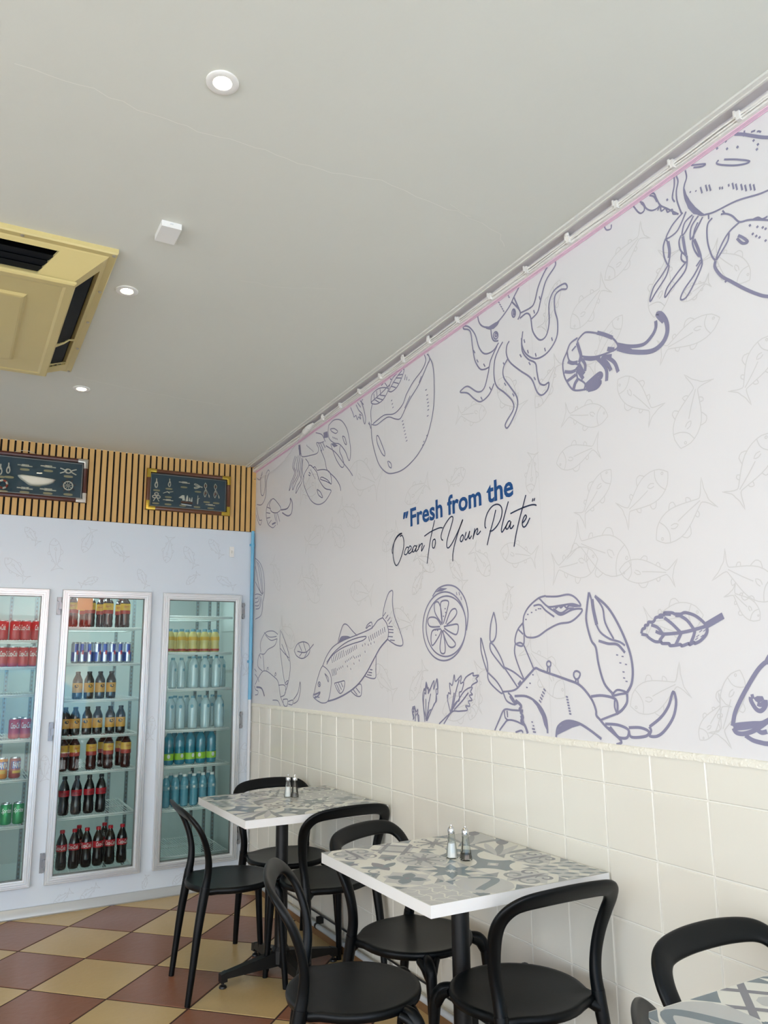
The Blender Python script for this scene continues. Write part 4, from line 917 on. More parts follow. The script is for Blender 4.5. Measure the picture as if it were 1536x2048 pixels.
JUI = [(.024, 0), (.029, .006), (.030, .030), (.027, .060), (.030, .080), (.030, .105), (.024, .128), (.015, .140), (.013, .145)]
G_ = {
 'cola': 'small cola bottles with red caps on the lowest shelves', 'zero': 'black capped cola bottles', 'tea': 'iced tea bottles', 'ginger': 'amber ginger beer bottles', 'energy': 'blue and silver energy drink cans',
 'water': 'clear water bottles', 'swater': 'slim clear water bottles on the sixth shelf', 'lime': 'blue bottles with lime green labels', 'juice': 'yellow sports drink bottles', 'rcan': 'red cola cans', 'ocan': 'orange soft drink cans', 'gcan': 'green lemonade cans'}
E_B = [(a0, a0+.9, z0, z1, mi) for a0, z0, z1, mi in ((-1.6, .012, .070, 1), (-1.6, .070, .122, 0), (-.7, .012, .070, 0), (-.7, .070, .122, 1), (.2, .012, .070, 1), (.2, .070, .122, 0), (1.1, .012, .070, 0), (1.1, .070, .122, 1))]+[(-.25, .25, .055, .080, 2)]
MK = dict(
 cola=lambda l: bottle(l, G_['cola'], COLA, 'cola', 'colared', (.0150, .212, .230), [('colared', .0330, .110, .148)], 'Coca-Cola', 'white', txtz=(.118, .024, 1.9)),
 zero=lambda l: bottle(l, G_['zero'], COLA, 'cola', 'lblack', (.0150, .212, .230), [('colared', .0330, .112, .148)], 'Coca-Cola', 'lblack', txtz=(.120, .022, 1.9)),
 tea=lambda l: bottle(l, G_['tea'], TEA, 'tea', 'teared', (.0165, .192, .207), [('teared', .0328, .088, .112), ('teayel', .0330, .112, .156)], 'Lipton', 'colared', txtz=(.129, .013, .8), oval=('ginger', .0335, .135, .62, .014)),
 ginger=lambda l: bottle(l, G_['ginger'], STUB, 'amber', 'lblack', (.0155, .160, .172), [('ginger', .0310, .040, .100)], oval=('cola', .0311, .080, .42, .010)),
 energy=lambda l: can(l, G_['energy'], 'esil', r=.0255, h=.134, bands=E_B),
 water=lambda l: bottle(l, G_['water'], WATL, 'water', 'wlab', (.0145, .200, .214), oval=('wlab', .0347, .146, .3, .012)),
 swater=lambda l: bottle(l, G_['swater'], WATS, 'slimblue', 'white', (.0135, .188, .204), [('wlab', .0280, .108, .136)], oval=('white', .0282, .122, .30, .008)),
 cwater=lambda l: bottle(l, G_['water'], WATS, 'water', 'wlab', (.0135, .188, .204), oval=('wlab', .0284, .122, .30, .010)),
 lime=lambda l: bottle(l, G_['lime'], WATL, 'teal', 'wlab', (.0145, .200, .214), [('green', .0347, .030, .072)], oval=('white', .0349, .055, .28, .014)),
 juice=lambda l: bottle(l, G_['juice'], JUI, 'juice', 'wlab', (.0155, .138, .158), [('teayel', .0304, .080, .104), ('teared', .0304, .008, .022)]),
 rcan=lambda l: can(l, G_['rcan'], 'colared', 'Coca-Cola', 'white'),
 ocan=lambda l: can(l, G_['ocan'], 'ocan', 'FANTA', 'white', bands=[(-1.2, 1.2, .055, .100, 1), (-.5, .5, .030, .050, 4)]),
 dcan=lambda l: can(l, G_['ocan'], 'rcan', 'FANTA', 'white', bands=[(-1.2, 1.2, .055, .100, 1), (-.9, .9, .030, .045, 4)]),
 gcan=lambda l: can(l, G_['gcan'], 'gcan', 'Sprite', 'white'))
KIND = dict(cola='red capped cola bottle', zero='black capped cola bottle', tea='iced tea bottle', ginger='brown stubby orange labelled bottle', energy='blue and silver can',
  water='clear ribbed water bottle', swater='slim blue tinted water bottle', cwater='small clear water bottle', lime='blue lime labelled bottle', juice='yellow drink bottle', rcan='red cola can', ocan='bright orange can', dcan='dark orange can', gcan='green can')
NTH = ['first', 'second', 'third', 'fourth', 'fifth', 'sixth', 'seventh', 'eighth', 'ninth', 'tenth']
BASE = {}
def LABEL(kd, i, n, rowname, si, di):
    pos = 'leftmost' if i == 0 else ('rightmost' if i == n-1 else NTH[i]+' from left')
    return '%s, %s, %s row, %s shelf, %s cooler' % (KIND[kd], pos, rowname, ORD[si], SIDE[di])
# (door, shelf, kind, front-row pixel columns, depth of that row)
ROWS = [(1, 0, 'tea', [146, 180, 216, 250], .16, 'front'), (1, 0, 'tea', [169, 202, 240], .27, 'back'),
 (1, 1, 'energy', [150.5, 165, 180, 195, 210, 225, 240, 255], .16, 'front'),
 (1, 2, 'ginger', [155, 178, 200, 222], .16, 'front'), (1, 3, 'ginger', [130, 150, 174, 195, 220, 241], .16, 'front'),
 (1, 4, 'tea', [124, 148, 182, 216, 251], .16, 'front'), (1, 4, 'tea', [136, 205, 240], .27, 'back'),
 (1, 5, 'zero', [127, 152, 177, 201], .17, 'front'), (1, 6, 'cola', [122, 147, 172, 195, 219, 243], .17, 'front'), (1, 6, 'cola', [156, 207], .28, 'back'),
 (2, 1, 'juice', [340, 363, 386, 409, 430], .17, 'front'), (2, 1, 'juice', [351, 374, 397, 419], .28, 'back'), (2, 2, 'water', [387, 409, 432], .17, 'front'), (2, 2, 'cwater', [345, 362], .17, 'front'), (2, 2, 'water', [378, 398, 420, 442], .30, 'back'),
 (2, 3, 'water', [340, 360, 385, 410, 438], .17, 'front'), (2, 3, 'water', [349, 372, 398, 424], .30, 'back'),
 (2, 4, 'lime', [337, 359, 380, 401, 422], .17, 'front'), (2, 4, 'lime', [348, 370, 392, 413], .29, 'back'), (2, 5, 'swater', [331, 350, 368, 387, 405, 423], .17, 'front'), (2, 5, 'swater', [341, 360, 379, 397, 416], .27, 'back'),
 (0, 0, 'rcan', [6, 31, 52, 74], .17, 'front'), (0, 1, 'rcan', [5, 26, 47, 68], .17, 'front'), (0, 3, 'rcan', [29, 51], .17, 'front'), (0, 3, 'rcan', [39], .26, 'back'),
 (0, 4, 'ocan', [4], .17, 'front'), (0, 4, 'dcan', [30], .17, 'front'), (0, 5, 'gcan', [12, 37], .17, 'front')]
for di, si, kd, cols, y, rowname in ROWS:
    z = SHELF[di][si]-.0028
    for i, px in enumerate(cols):
        py = {0: 1400, 1: 1400, 2: 1400}[di]
        # column at this height: vertical lines lean, so solve for the row of this shelf
        yy = 1400
        for _ in range(4):
            X = hit(px, yy, 1, y).x; d = Vector((X, y, z+.08))-CAM; yy = 1024-F_PX*d.dot(up)/d.dot(fw)
        lab = LABEL(kd, i, len(cols), rowname, si, di)
        if len(cols) == 1: lab = '%s, %s row, %s shelf of the %s cooler' % (KIND[kd], rowname, ORD[si], SIDE[di])
        rzv = random.uniform(-.5, .5) if kd not in ('energy',) else random.uniform(-.25, .6)
        if kd not in BASE: BASE[kd] = MK[kd](lab); BASE[kd].location = (X, y, z); BASE[kd].rotation_euler = (0, 0, rzv)
        else: dup(BASE[kd], (X, y, z), rzv, lab)

# ================================================================== CEILING THINGS
def rot_to_ceiling(o): o.rotation_euler = (-math.atan(CS), 0, 0)
for i, (px, py, lab) in enumerate(((445, 164, 'lit recessed downlight nearest us, upper left of the ceiling'), (254, 581, 'lit recessed downlight beside the air conditioner'), (163, 777, 'lit recessed downlight farthest back, near the slat panel'))):
    p = cp(px, py); t = thing('downlight', lab, 'ceiling light', (p.x, p.y, ceil_z(p.y)), 0, 'recessed downlights in the ceiling'); rot_to_ceiling(t)
    mb = MB(); mb.lathe([(.043, -.0005), (.043, -.004), (.040, -.006), (.025, -.0045), (.022, -.001)], n=36, caps=False); mb.build('trim_ring', M['white'], t, True, 40)
    mb = MB(); mb.lathe([(.022, -.0012), (.020, -.0030), (.016, -.0036), (.001, -.0038)], n=28); mb.build('lamp', M['lampglow'], t, True, 40)
    l = bpy.data.lights.new('downlight_glow', 'SPOT'); l.energy = 14; l.color = (1, .80, .52); l.spot_size = math.radians(130); l.spot_blend = .8; l.shadow_soft_size = .03
    o = bpy.data.objects.new('downlight_glow', l); o.parent = t; o.location = (0, 0, -.02); C.objects.link(o)
# cassette air conditioner
ax0, ax1, ay0, ay1 = -2.69, -1.442, -2.545, -1.335
zc0 = ceil_z((ay0+ay1)/2)
t = thing('air_conditioner', 'cream cassette air conditioner set in the ceiling with black louvres', 'air conditioner', ((ax0+ax1)/2, (ay0+ay1)/2, zc0)); rot_to_ceiling(t)
hx, hy = (ax1-ax0)/2, (ay1-ay0)/2
mb = MB(); R = []
ins = .135; dz = -.100
for w_, z in ((0, 0), (0, -.016), (.004, -.022), (.028, -.022), (.032, -.026)): R.append([(-hx+w_, -hy+w_, z), (hx-w_, -hy+w_, z), (hx-w_, hy-w_, z), (-hx+w_, hy-w_, z)])
mb.rings(R, caps=False)
# sloped sides with a louvre opening each
a = [(-hx+.032, -hy+.032), (hx-.032, -hy+.032), (hx-.032, hy-.032), (-hx+.032, hy-.032)]; b = [(-hx+ins, -hy+ins), (hx-ins, -hy+ins), (hx-ins, hy-ins), (-hx+ins, hy-ins)]
LV = []
for k in range(4):
    A0, A1, B0, B1 = a[k], a[(k+1) % 4], b[k], b[(k+1) % 4]
    def S(u, v, A0=A0, A1=A1, B0=B0, B1=B1):
        lo = Vector((*A0, -.026)).lerp(Vector((*A1, -.026)), u); hi = Vector((*B0, dz)).lerp(Vector((*B1, dz)), u); return lo.lerp(hi, v)
    us = [0, .07, .93, 1]; vs = [0, .12, .93, 1]
    if k == 0: us = [0, .12, .87, 1]
    for i in range(3):
        for j in range(3):
            if i == 1 and j == 1: continue
            mb.face([S(us[i], vs[j]), S(us[i+1], vs[j]), S(us[i+1], vs[j+1]), S(us[i], vs[j+1])])
    nrm = (S(1, 0)-S(0, 0)).cross(S(0, 1)-S(0, 0)).normalized()
    if nrm.z < 0: nrm = -nrm
    LV.append((S, us, vs, nrm))
    q = [S(us[1], vs[1]), S(us[2], vs[1]), S(us[2], vs[2]), S(us[1], vs[2])]; q2 = [p+nrm*.018 for p in q]
    for i in range(4): mb.face([q[i], q[(i+1) % 4], q2[(i+1) % 4], q2[i]])
mb.build('housing', M['acc'], t, False)
for k, (S, us, vs, nrm) in enumerate(LV):
    mb = MB(); q = [S(us[1], vs[1])+nrm*.0179, S(us[2], vs[1])+nrm*.0179, S(us[2], vs[2])+nrm*.0179, S(us[1], vs[2])+nrm*.0179]; mb.at(1).face(q)
    mb.at(0)
    for v in (.30, .50, .70):
        p0, p1 = S(us[1]+.004, v), S(us[2]-.004, v); n2 = (S(.5, 1)-S(.5, 0)).normalized()
        mb.hexa([p0+nrm*.002, p0+nrm*.005, p0+nrm*.015+n2*.026, p0+nrm*.012+n2*.026], [p1+nrm*.002, p1+nrm*.005, p1+nrm*.015+n2*.026, p1+nrm*.012+n2*.026])
    mb.build('louvre', [M['acdark'], M['acvoid']], t)
    if k == 1:
        mb = MB()
        mb.tube([S(.66, vs[1])+nrm*.0, S(.64, .35), S(.655, .55), S(.65, vs[2]+.01)], [.006, .004, .005, .008], 6); mb.tube([S(.90, vs[1]), S(.895, .5), S(.89, vs[2])], [.004, .003, .005], 6); mb.build('divider', M['acc'], t, True)['label'] = 'torn cream strip across the louvre'
mb = MB(); R = []
for w_, z in ((ins-.012, dz), (ins-.012, dz-.008), (ins-.006, dz-.013), (ins+.02, dz-.013), (ins+.03, dz-.010), (ins+.14, dz-.010), (ins+.150, dz-.018), (ins+.158, dz-.020), (ins+.25, dz-.020)):
    R.append([(-hx+w_, -hy+w_, z), (hx-w_, -hy+w_, z), (hx-w_, hy-w_, z), (-hx+w_, hy-w_, z)])
mb.rings(R); mb.build('panel', M['acc'], t)
for k in range(5):
    for sx, sy in ((1, 0), (0, -1), (-1, 0), (0, 1)):
        if sx: x, y = sx*(hx-.014), -hy+.014+(2*hy-.028)*k/4
        else:
            if k in (0, 4): continue
            x, y = -hx+.014+(2*hx-.028)*k/4, sy*(hy-.014)
        mb = MB(); mb.lathe([(.007, -.022), (.007, -.024), (.004, -.027), (.0005, -.0275)], x, y, n=10); mb.build('screw', M['steel'], t, True, 40)
# sensor box on the ceiling
p = cp(336, 471, -.022); t = thing('sensor_box', 'small white box fixed to the ceiling right of the air conditioner', 'sensor', (p.x, p.y, ceil_z(p.y)), 0); rot_to_ceiling(t)
mb = MB(); mb.box(-.034, .034, -.052, .052, -.022, -.0002); mb.build('cover', M['white'], t)
mb = MB(); mb.box(-.005, .005, -.0535, -.052, -.010, -.006); mb.build('indicator', M['alu'], t)

# ================================================================== WALL THINGS
def make_frame(label, x0, x1, z0, z1, wood, metal, items, cord=False, tilt=0):
    t = thing('knot_display_frame', label, 'picture frame', ((x0+x1)/2, -.0135, z0), 0, 'framed nautical knot displays'); w = (x1-x0)/2; h = z1-z0
    mb = MB(); f = .026
    prof = [(0, 0), (0, -.020), (.004, -.026), (.013, -.029), (.022, -.026), (f, -.018), (f, -.002)]
    R = []
    for sx, sz in ((-1, 0), (1, 0), (1, 1), (-1, 1)): R.append([(sx*(w-d), yy, d if sz == 0 else h-d) for d, yy in prof])
    mb.rings(R, closed=True); mb.build('frame_moulding', M[wood], t, True, 35)
    for sx in (-1, 1):
        for sz in (0, 1):
            mb = MB(); L = .062; o = .0015
            pr = [(d-o if d < f/2 else d+o, yy-.0015) for d, yy in prof[1:-1]]
            def q(i, al, vert):
                d, yy = pr[i]
                return (sx*(w-(d if vert else al)), yy, ((al if vert else d) if sz == 0 else h-(al if vert else d)))
            Rr = [[q(i, L, True) for i in range(len(pr))], [q(i, pr[i][0], True) for i in range(len(pr))], [q(i, L, False) for i in range(len(pr))]]
            mb.rings(Rr); mb.build('corner_bracket', M[metal], t, True, 35)
    mb = MB(); mb.box(-w+f-.002, w-f+.002, -.006, -.001, f-.002, h-f+.002); bk = mb.build('backing', M['navyb'], t); bk['label'] = 'dark green blue felt backing'
    mb = MB()
    for a, b_, c, d in ((-w+f+.004, -w+f+.006, f+.004, h-f-.004), (w-f-.006, w-f-.004, f+.004, h-f-.004), (-w+f+.004, w-f-.004, f+.004, f+.006), (-w+f+.004, w-f-.004, h-f-.006, h-f-.004)): mb.box(a, b_, -.0075, -.0060, c, d)
    mb.build('inner_line', M['steel'], bk)
    for kind, u, v, s in items:                                     # u, v in metres from the lower left
        x, z = -w+u, v; Y = -.009; mb = MB()
        def T(pts, r, mt='rope'): mb.tube([(x+a*s, Y-c, z+b*s) for a, b, c in pts], r*s*.85, 6)
        if kind == 'plate':
            mb.rings([[(x+s*.021*max(-1, min(1, 1.25*math.cos(a))), yy, z+s*.0058*math.sin(a)) for a in [2*PI*k/16 for k in range(16)]] for yy in (-.0062, -.0072)]); mb.build('name_plate', M['plate'], bk)
        elif kind == 'loop':
            T(catmull([(0, .045, 0), (0, .020, .002), (-.006, .008, .003), (-.010, -.008, 0), (-.006, -.024, 0), (0, -.028, 0), (.006, -.024, 0), (.010, -.008, 0), (.006, .008, .003), (0, .020, .004)], 4), .0052); T([(-.008, .012, .005), (.008, .008, .005)], .005); T([(-.007, .004, .005), (.008, .016, .005)], .004); mb.build('knot', M['rope'], bk, True)
        elif kind == 'fig8':
            T(catmull([(-.045, .014, 0), (-.022, .006, 0), (-.006, -.010, .002), (.008, -.010, .004), (.014, 0, .002), (.008, .010, 0), (-.006, .010, .003), (-.020, -.006, .004), (-.045, -.016, 0)], 4), .0042); T(catmull([(.045, .014, 0), (.022, .006, 0), (.006, -.010, .004), (-.010, -.010, 0), (-.018, 0, .002), (-.010, .010, .005), (.006, .010, .002), (.020, -.006, 0), (.045, -.018, 0)], 4), .0042); mb.build('knot', M['rope'], bk, True)
        elif kind == 'bar':
            T([(-.048, .002, 0), (-.020, .002, 0)], .005); T([(.020, -.002, 0), (.048, -.002, 0)], .005)
            for k in range(5): T([(-.020+k*.009, -.007, .003), (-.016+k*.009, .008, .004)], .006)
            mb.build('knot', M['rope'], bk, True)
        elif kind == 'thin':
            T(catmull([(-.045, -.012, 0), (-.015, .002, .002), (.010, .003, .003), (.045, .012, 0)], 4), .0035); T([(-.012, .008, .003), (.012, -.010, .004)], .004); mb.build('knot', M['rope'], bk, True)
        elif kind == 'crown':
            for a in range(3): q = PI/2+a*PI*.62-PI*.62; T(catmull([(.016*math.cos(k*PI/3)+.018*math.cos(q), .011*math.sin(k*PI/3)+.018*math.sin(q)+.008, .002) for k in range(7)], 3), .005)
            T([(-.004, -.004, 0), (-.024, -.036, 0)], .0045); T([(.004, -.004, 0), (.024, -.036, 0)], .0045); mb.build('knot', M['rope'], bk, True)
        elif kind == 'ears':
            for q in (.45, -.45): T(catmull([(.02, 0, 0), (-.006, .014*(1 if q > 0 else -1), 0), (-.026, .020*(1 if q > 0 else -1), 0), (-.034, .013*(1 if q > 0 else -1), 0), (-.022, .008*(1 if q > 0 else -1), 0), (.01, 0, 0)], 4), .0042)
            T([(.012, 0, .002), (.034, -.004, 0)], .006); mb.build('knot', M['rope'], bk, True)
        elif kind == 'vert':
            T([(0, .045, 0), (0, .012, 0)], .004); T([(0, .015, .002), (-.002, -.040, .002)], .008); T([(.002, .010, .004), (.016, .020, .002)], .004); mb.build('knot', M['rope'], bk, True)
        elif kind == 'tackle':
            T(catmull([(0, .060, 0), (-.008, .045, 0), (-.008, .028, 0), (0, .012, .002), (-.008, -.010, 0), (-.010, -.030, 0), (-.002, -.048, 0)], 4), .003); T(catmull([(0, .055, 0), (.008, .045, 0), (.008, .028, 0), (0, .012, 0), (.006, -.010, 0), (.006, -.030, 0), (-.002, -.048, 0)], 4), .003); T([(.004, .012, .002), (.026, -.030, 0)], .002); T([(.026, -.028, 0), (.030, -.048, 0)], .005)
            kn = mb.build('block_and_tackle', M['rope'], bk, True); m2 = MB()
            for zz in (.037, -.020): m2.rings([[(x+s*.006*math.cos(a), yy, z+s*(zz+.009*math.sin(a))) for a in [2*PI*k/12 for k in range(12)]] for yy in (-.008, -.014)])
            m2.build('pulley', M['mahog2'], bk)
        elif kind == 'ship':
            for sh in ([(-.060, -.006), (-.030, .018), (-.016, .016), (-.028, -.012)], [(-.030, -.026), (-.024, .014), (-.014, .018), (-.008, -.026)], [(-.002, -.030), (.004, .008), (.010, .022), (.016, .008), (.018, -.028)], [(.024, -.028), (.028, .004), (.034, -.004), (.036, -.026)], [(.038, -.030), (.048, .006), (.052, .004), (.052, -.030)]):
                mb.prism([(x+a*s, z+b_*s) for a, b_ in sh], -.008, -.011, lambda a, b_, c: (a, c, b_))
            mb.at(1); mb.prism([(x+a*s, z+b_*s) for a, b_ in ((-.042, -.034), (.056, -.038), (.050, -.048), (-.036, -.048))], -.007, -.016, lambda a, b_, c: (a, c, b_))
            mb.at(2); mb.prism([(x+a*s, z+b_*s) for a, b_ in ((-.040, -.053), (.050, -.060), (.044, -.066), (-.030, -.060))], -.007, -.012, lambda a, b_, c: (a, c, b_)); mb.build('ship_model', [M['hull'], M['mahog2'], M['white']], bk)
        elif kind == 'hull':
            P = catmull([(-.092, .004), (-.080, .020), (.086, .010), (.094, .002), (.088, -.010), (.050, -.028), (0, -.036), (-.034, -.036), (-.060, -.020)], 3, True)
            R = []
            for k, (q, dd) in enumerate(((1, 0), (.97, .010), (.85, .018), (.55, .024))): R.append([(x+a*s*q, -.0062-dd, z+b_*s*q) for a, b_ in P])
            mb.rings(R); mb.at(1); mb.prism([(x-.078*s, z+.021*s), (x+.082*s, z+.011*s), (x+.080*s, z+.006*s), (x-.074*s, z+.016*s)], -.0062, -.019, lambda a, b_, c: (a, c, b_)); mb.build('half_hull', [M['hull'], M['plate']], bk, True, 40)
        elif kind == 'wheel':
            mb.tube([(x+.024*s*math.cos(2*PI*k/20), -.011, z+.024*s*math.sin(2*PI*k/20)) for k in range(20)], .0035*s, 6, True)
            for k in range(8): a = 2*PI*k/8+.2; mb.tube([(x+.003*s*math.cos(a), -.011, z+.003*s*math.sin(a)), (x+.024*s*math.cos(a), -.011, z+.024*s*math.sin(a))], .0015*s, 5)
            wh = mb.build('ship_wheel', M['rope'], bk, True); m2 = MB()
            for k in range(8): a = 2*PI*k/8+.2; m2.tube([(x+.026*s*math.cos(a), -.011, z+.026*s*math.sin(a)), (x+.040*s*math.cos(a), -.011, z+.040*s*math.sin(a))], .0020*s, 5)
            m2.build('wheel_handle', M['mahog2'], bk, True)
        elif kind == 'buoy':
            for k in range(8):
                mb.at(k % 2); mb.tube([(x+.022*s*math.cos(a), -.012, z+.022*s*math.sin(a)) for a in [2*PI*(k+q/4)/8 for q in range(5)]], .006*s, 8)
            mb.build('lifebuoy', [M['hull'], M['redb']], bk, True)
    mb = MB(); mb.box(-w+f-.004, w-f+.004, -.0245, -.0235, f-.004, h-f+.004); mb.build('glass', M['picglass'], t)
    if cord:
        mb = MB(); xx = cord; mb.tube([(xx-.075, -.004, h-.004), (xx-.03, -.004, h+.014), (xx, -.006, h+.020), (xx+.035, -.004, h+.016), (xx+.085, -.004, h-.004)], .0016, 6); mb.build('hanging_cord', M['rope'], t, True)
    return t
def fr(x0, z0, px, py): X, Z = bw(px, py, -.02); return X-x0, Z-z0
S1 = lambda px, py: (280+px/7.68, 925+py/7.68)
fx0, fx1, fz0, fz1 = -.780, -.199, 2.449, 2.731
it = []
for k, a, b_, s in (('loop', 250, 330, .85), ('loop', 452, 325, .75), ('bar', 680, 312, .78), ('ears', 895, 370, .85), ('tackle', 1003, 435, .95), ('tackle', 1155, 450, .95), ('crown', 250, 530, .8), ('thin', 432, 460, .75), ('bar', 430, 580, .72), ('ship', 705, 540, .85), ('vert', 885, 580, .72), ('bar', 1078, 655, .70)):
    it.append((k, *fr(fx0, fz0, *S1(a, b_)), s))
for a, b_ in ((255, 427), (445, 405), (675, 380), (890, 450), (435, 532), (240, 627), (430, 643), (655, 663), (875, 685), (1025, 610), (1170, 625), (1085, 704)): it.append(('plate', *fr(fx0, fz0, *S1(a, b_)), 1.08))
make_frame('walnut frame with brass corners showing knots and a sailing ship, right one', fx0, fx1, fz0, fz1, 'mahog2', 'brass', it)
S2 = lambda px, py: (px/8.084, 895+py/8.084)
gx0, gx1, gz0, gz1 = -2.02, -1.158, 2.458, 2.745
it = []
for k, a, b_, s in (('bar', 405, 295, .9), ('bar', 780, 312, .95), ('fig8', 1105, 385, 1.1), ('wheel', 1100, 620, 1.15), ('hull', 590, 520, 1.12), ('bar', 400, 662, .95), ('bar', 775, 685, 1.0), ('loop', 135, 350, .9), ('loop', 5, 370, .9), ('buoy', 45, 595, 1.1)):
    it.append((k, *fr(gx0, gz0, *S2(a, b_)), s))
for a, b_ in ((400, 356), (782, 378), (1105, 470), (585, 610), (395, 722), (772, 742), (1100, 760), (145, 478), (0, 472), (45, 708)): it.append(('plate', *fr(gx0, gz0, *S2(a, b_)), 1.3))
for u, v in ((.10, .2), (.22, .2), (.12, .09), (.25, .09)): it.append(('bar', u, v, .9)); it.append(('plate', u, v-.03, 1.2))
make_frame('mahogany frame with silver corners showing knots and a white half hull, left one', gx0, gx1, gz0, gz1, 'mahog', 'steel', it, cord=.05)
# light switch
X, Z = bw(463, 1104); t = thing('light_switch', 'small cream switch high on the white cooler front, near the corner', 'switch', (X, -.0008, Z))
mb = MB(); mb.box(-.016, .016, -.008, 0, -.036, .036); mb.build('switch_plate', M['white'], t)
mb = MB(); mb.hexa([(-.006, -.008, -.010), (.006, -.008, -.010), (.006, -.008, .010), (-.006, -.008, .010)], [(-.005, -.010, -.009), (.005, -.010, -.009), (.005, -.013, .009), (-.005, -.013, .009)]); mb.build('rocker', M['trim'], t)
# corner pipe: blue above, white below
t = thing('corner_pipe', 'thin pipe up the corner beside the coolers, painted blue on top', 'pipe', (-.020, -.018, .055))
def zoff(z): return z-.055
mb = MB(); mb.lathe([(.0115, zoff(1.185)), (.0115, zoff(2.355))], n=16); mb.build('pipe_upper', M['pipeblue'], t, True, 40)['label'] = 'blue painted upper length'
mb = MB(); mb.lathe([(.0115, zoff(.058)), (.0115, zoff(1.185))], n=16); mb.build('pipe_lower', M['pipewhite'], t, True, 40)['label'] = 'white lower length'
for py in (1091, 1323, 1600):
    z = bw(507, py)[1]; mb = MB(); mb.lathe([(.0145, zoff(z)-.010), (.0145, zoff(z)+.010)], n=16); mb.box(-.018, .018, .008, .016, zoff(z)-.008, zoff(z)+.008); mb.build('clip', M['pipeblue' if py < 1400 else 'pipewhite'], t, True, 40)
# floor level pipe along the tiles
t = thing('floor_pipe', 'white pipe with clips running along the foot of the tiled wall', 'pipe', (-.040, -2.0, .062))
mb = MB(); mb.tube([(0, 1.9, 0), (0, -4.4, 0)], .0125, 12); mb.build('pipe', M['pipewhite'], t, True)
mb = MB(); mb.tube([(.022, 1.9, .05), (.022, -4.4, .05)], .0045, 8); mb.build('cable', M['blackmetal'], t, True)
for y in (-1.2, -2.6, -3.55, -4.6, -5.6):
    mb = MB(); mb.tube([(0, y+2+.008, 0), (0, y+2-.008, 0)], .0155, 12); mb.box(-.003, .036, y+1.994, y+2.006, .008, .045); mb.build('clip', M['blackmetal'], t)
# cable along the rail
def rail_pt(y, dx=0, dz=0): return (-.030+dx, y, mur_z(y)+.012+dz)
t = thing('rail_cable', 'white painted cable clipped along the rail above the mural', 'cable', rail_pt(-3.0))
o3 = Vector(rail_pt(-3.0))
random.seed(9)
P = []
y = -.05
while y > Y_FRONT+.05: P.append(Vector(rail_pt(y, -.004, .006+random.uniform(-.003, .003)))-o3); y -= .12
mb = MB(); mb.tube(P, .0038, 7); mb.build('cord', M['rail'], t, True)
P = []; y = -.75
while y > Y_FRONT+.05: P.append(Vector(rail_pt(y, -.003, -.002+random.uniform(-.003, .003)))-o3); y -= .15
mb = MB(); mb.tube(P, .0030, 7); mb.build('cord', M['rail'], t, True)
y = -1.25
while y > Y_FRONT+.1:
    c = Vector(rail_pt(y, -.005, .004))-o3; mb = MB(); mb.box(c.x-.007, c.x+.006, c.y-.008, c.y+.004, c.z-.015, c.z+.012); mb.box(c.x-.010, c.x+.004, c.y+.004, c.y+.010, c.z-.004, c.z+.017)
    if int(abs(y)*10) % 3 == 0: mb.rings([[(c.x-.006+.006*math.cos(a), c.y+.011*math.sin(a)*1.0, c.z+.012+k*.010) for a in [2*PI*q/8 for q in range(8)]] for k in (0, 1)])
    mb.build('clip', M['rail'], t); y -= .235
Yc = -1.05                                                          # plug and socket joint hanging on the rail
pl = thing('cable_connector', 'white plug and socket joint hanging on the rail near the corner', 'connector', rail_pt(Yc, -.012))
mb = MB(); mb.tube([(0, .12, -.020), (0, .06, -.008), (0, .055, -.007)], [.006, .015, .017], 12); mb.tube([(0, .055, -.007), (0, -.01, .004)], [.019, .019], 14); mb.build('socket', M['rail'], pl, True, 40)
mb = MB(); mb.tube([(0, -.010, .004), (0, -.04, .009), (0, -.065, .012)], [.017, .013, .007], 12); mb.build('plug', M['rail'], pl, True, 40)
mb = MB(); mb.tube(catmull([(0, .12, -.020), (.004, .22, -.05), (.008, .40, -.10), (.014, .62, -.12), (.018, .85, -.115), (.02, 1.02, -.10)], 5), .0022, 6); mb.build('lead', M['gray'], pl, True)
# lettering
V, Fc = textmesh('"', 1, .25, .03); V2, F2 = textmesh('Fresh from the', 1, 0, .024)
mb = MB()
def place_text(V, Fc, y0, y1, z0, z1, full=None):
    xa = min(v[0] for v in V); xb = max(v[0] for v in V); ya = min(v[1] for v in V); yb = max(v[1] for v in V); k = len(mb.v)
    for x, y, _ in V: mb.v.append((-.0014, y0+(y1-y0)*(x-xa)/(xb-xa), z0+(z1-z0)*(y-ya)/(yb-ya)))
    for f in Fc: mb.f.append(tuple(k+i for i in f)); mb.m.append(mb.mi)
place_text(V2, F2, rw(821.4, 1053.7)[0], rw(1027.5, 990)[0], 2.050, 2.139)
place_text(V, Fc, rw(806.5, 1030)[0], rw(817.5, 1030)[0], 2.098, 2.130)
mb.at(1)
def pen(lst, w=.0058):
    for st in lst:
        P = catmull([rw(760+a/4.267, 940+b_/4.267) for a, b_ in st], 6) if len(st) > 2 else [rw(760+a/4.267, 940+b_/4.267) for a, b_ in st]
        ribbon(mb, P, w, lambda u, v: (-.0015, u, v), False)
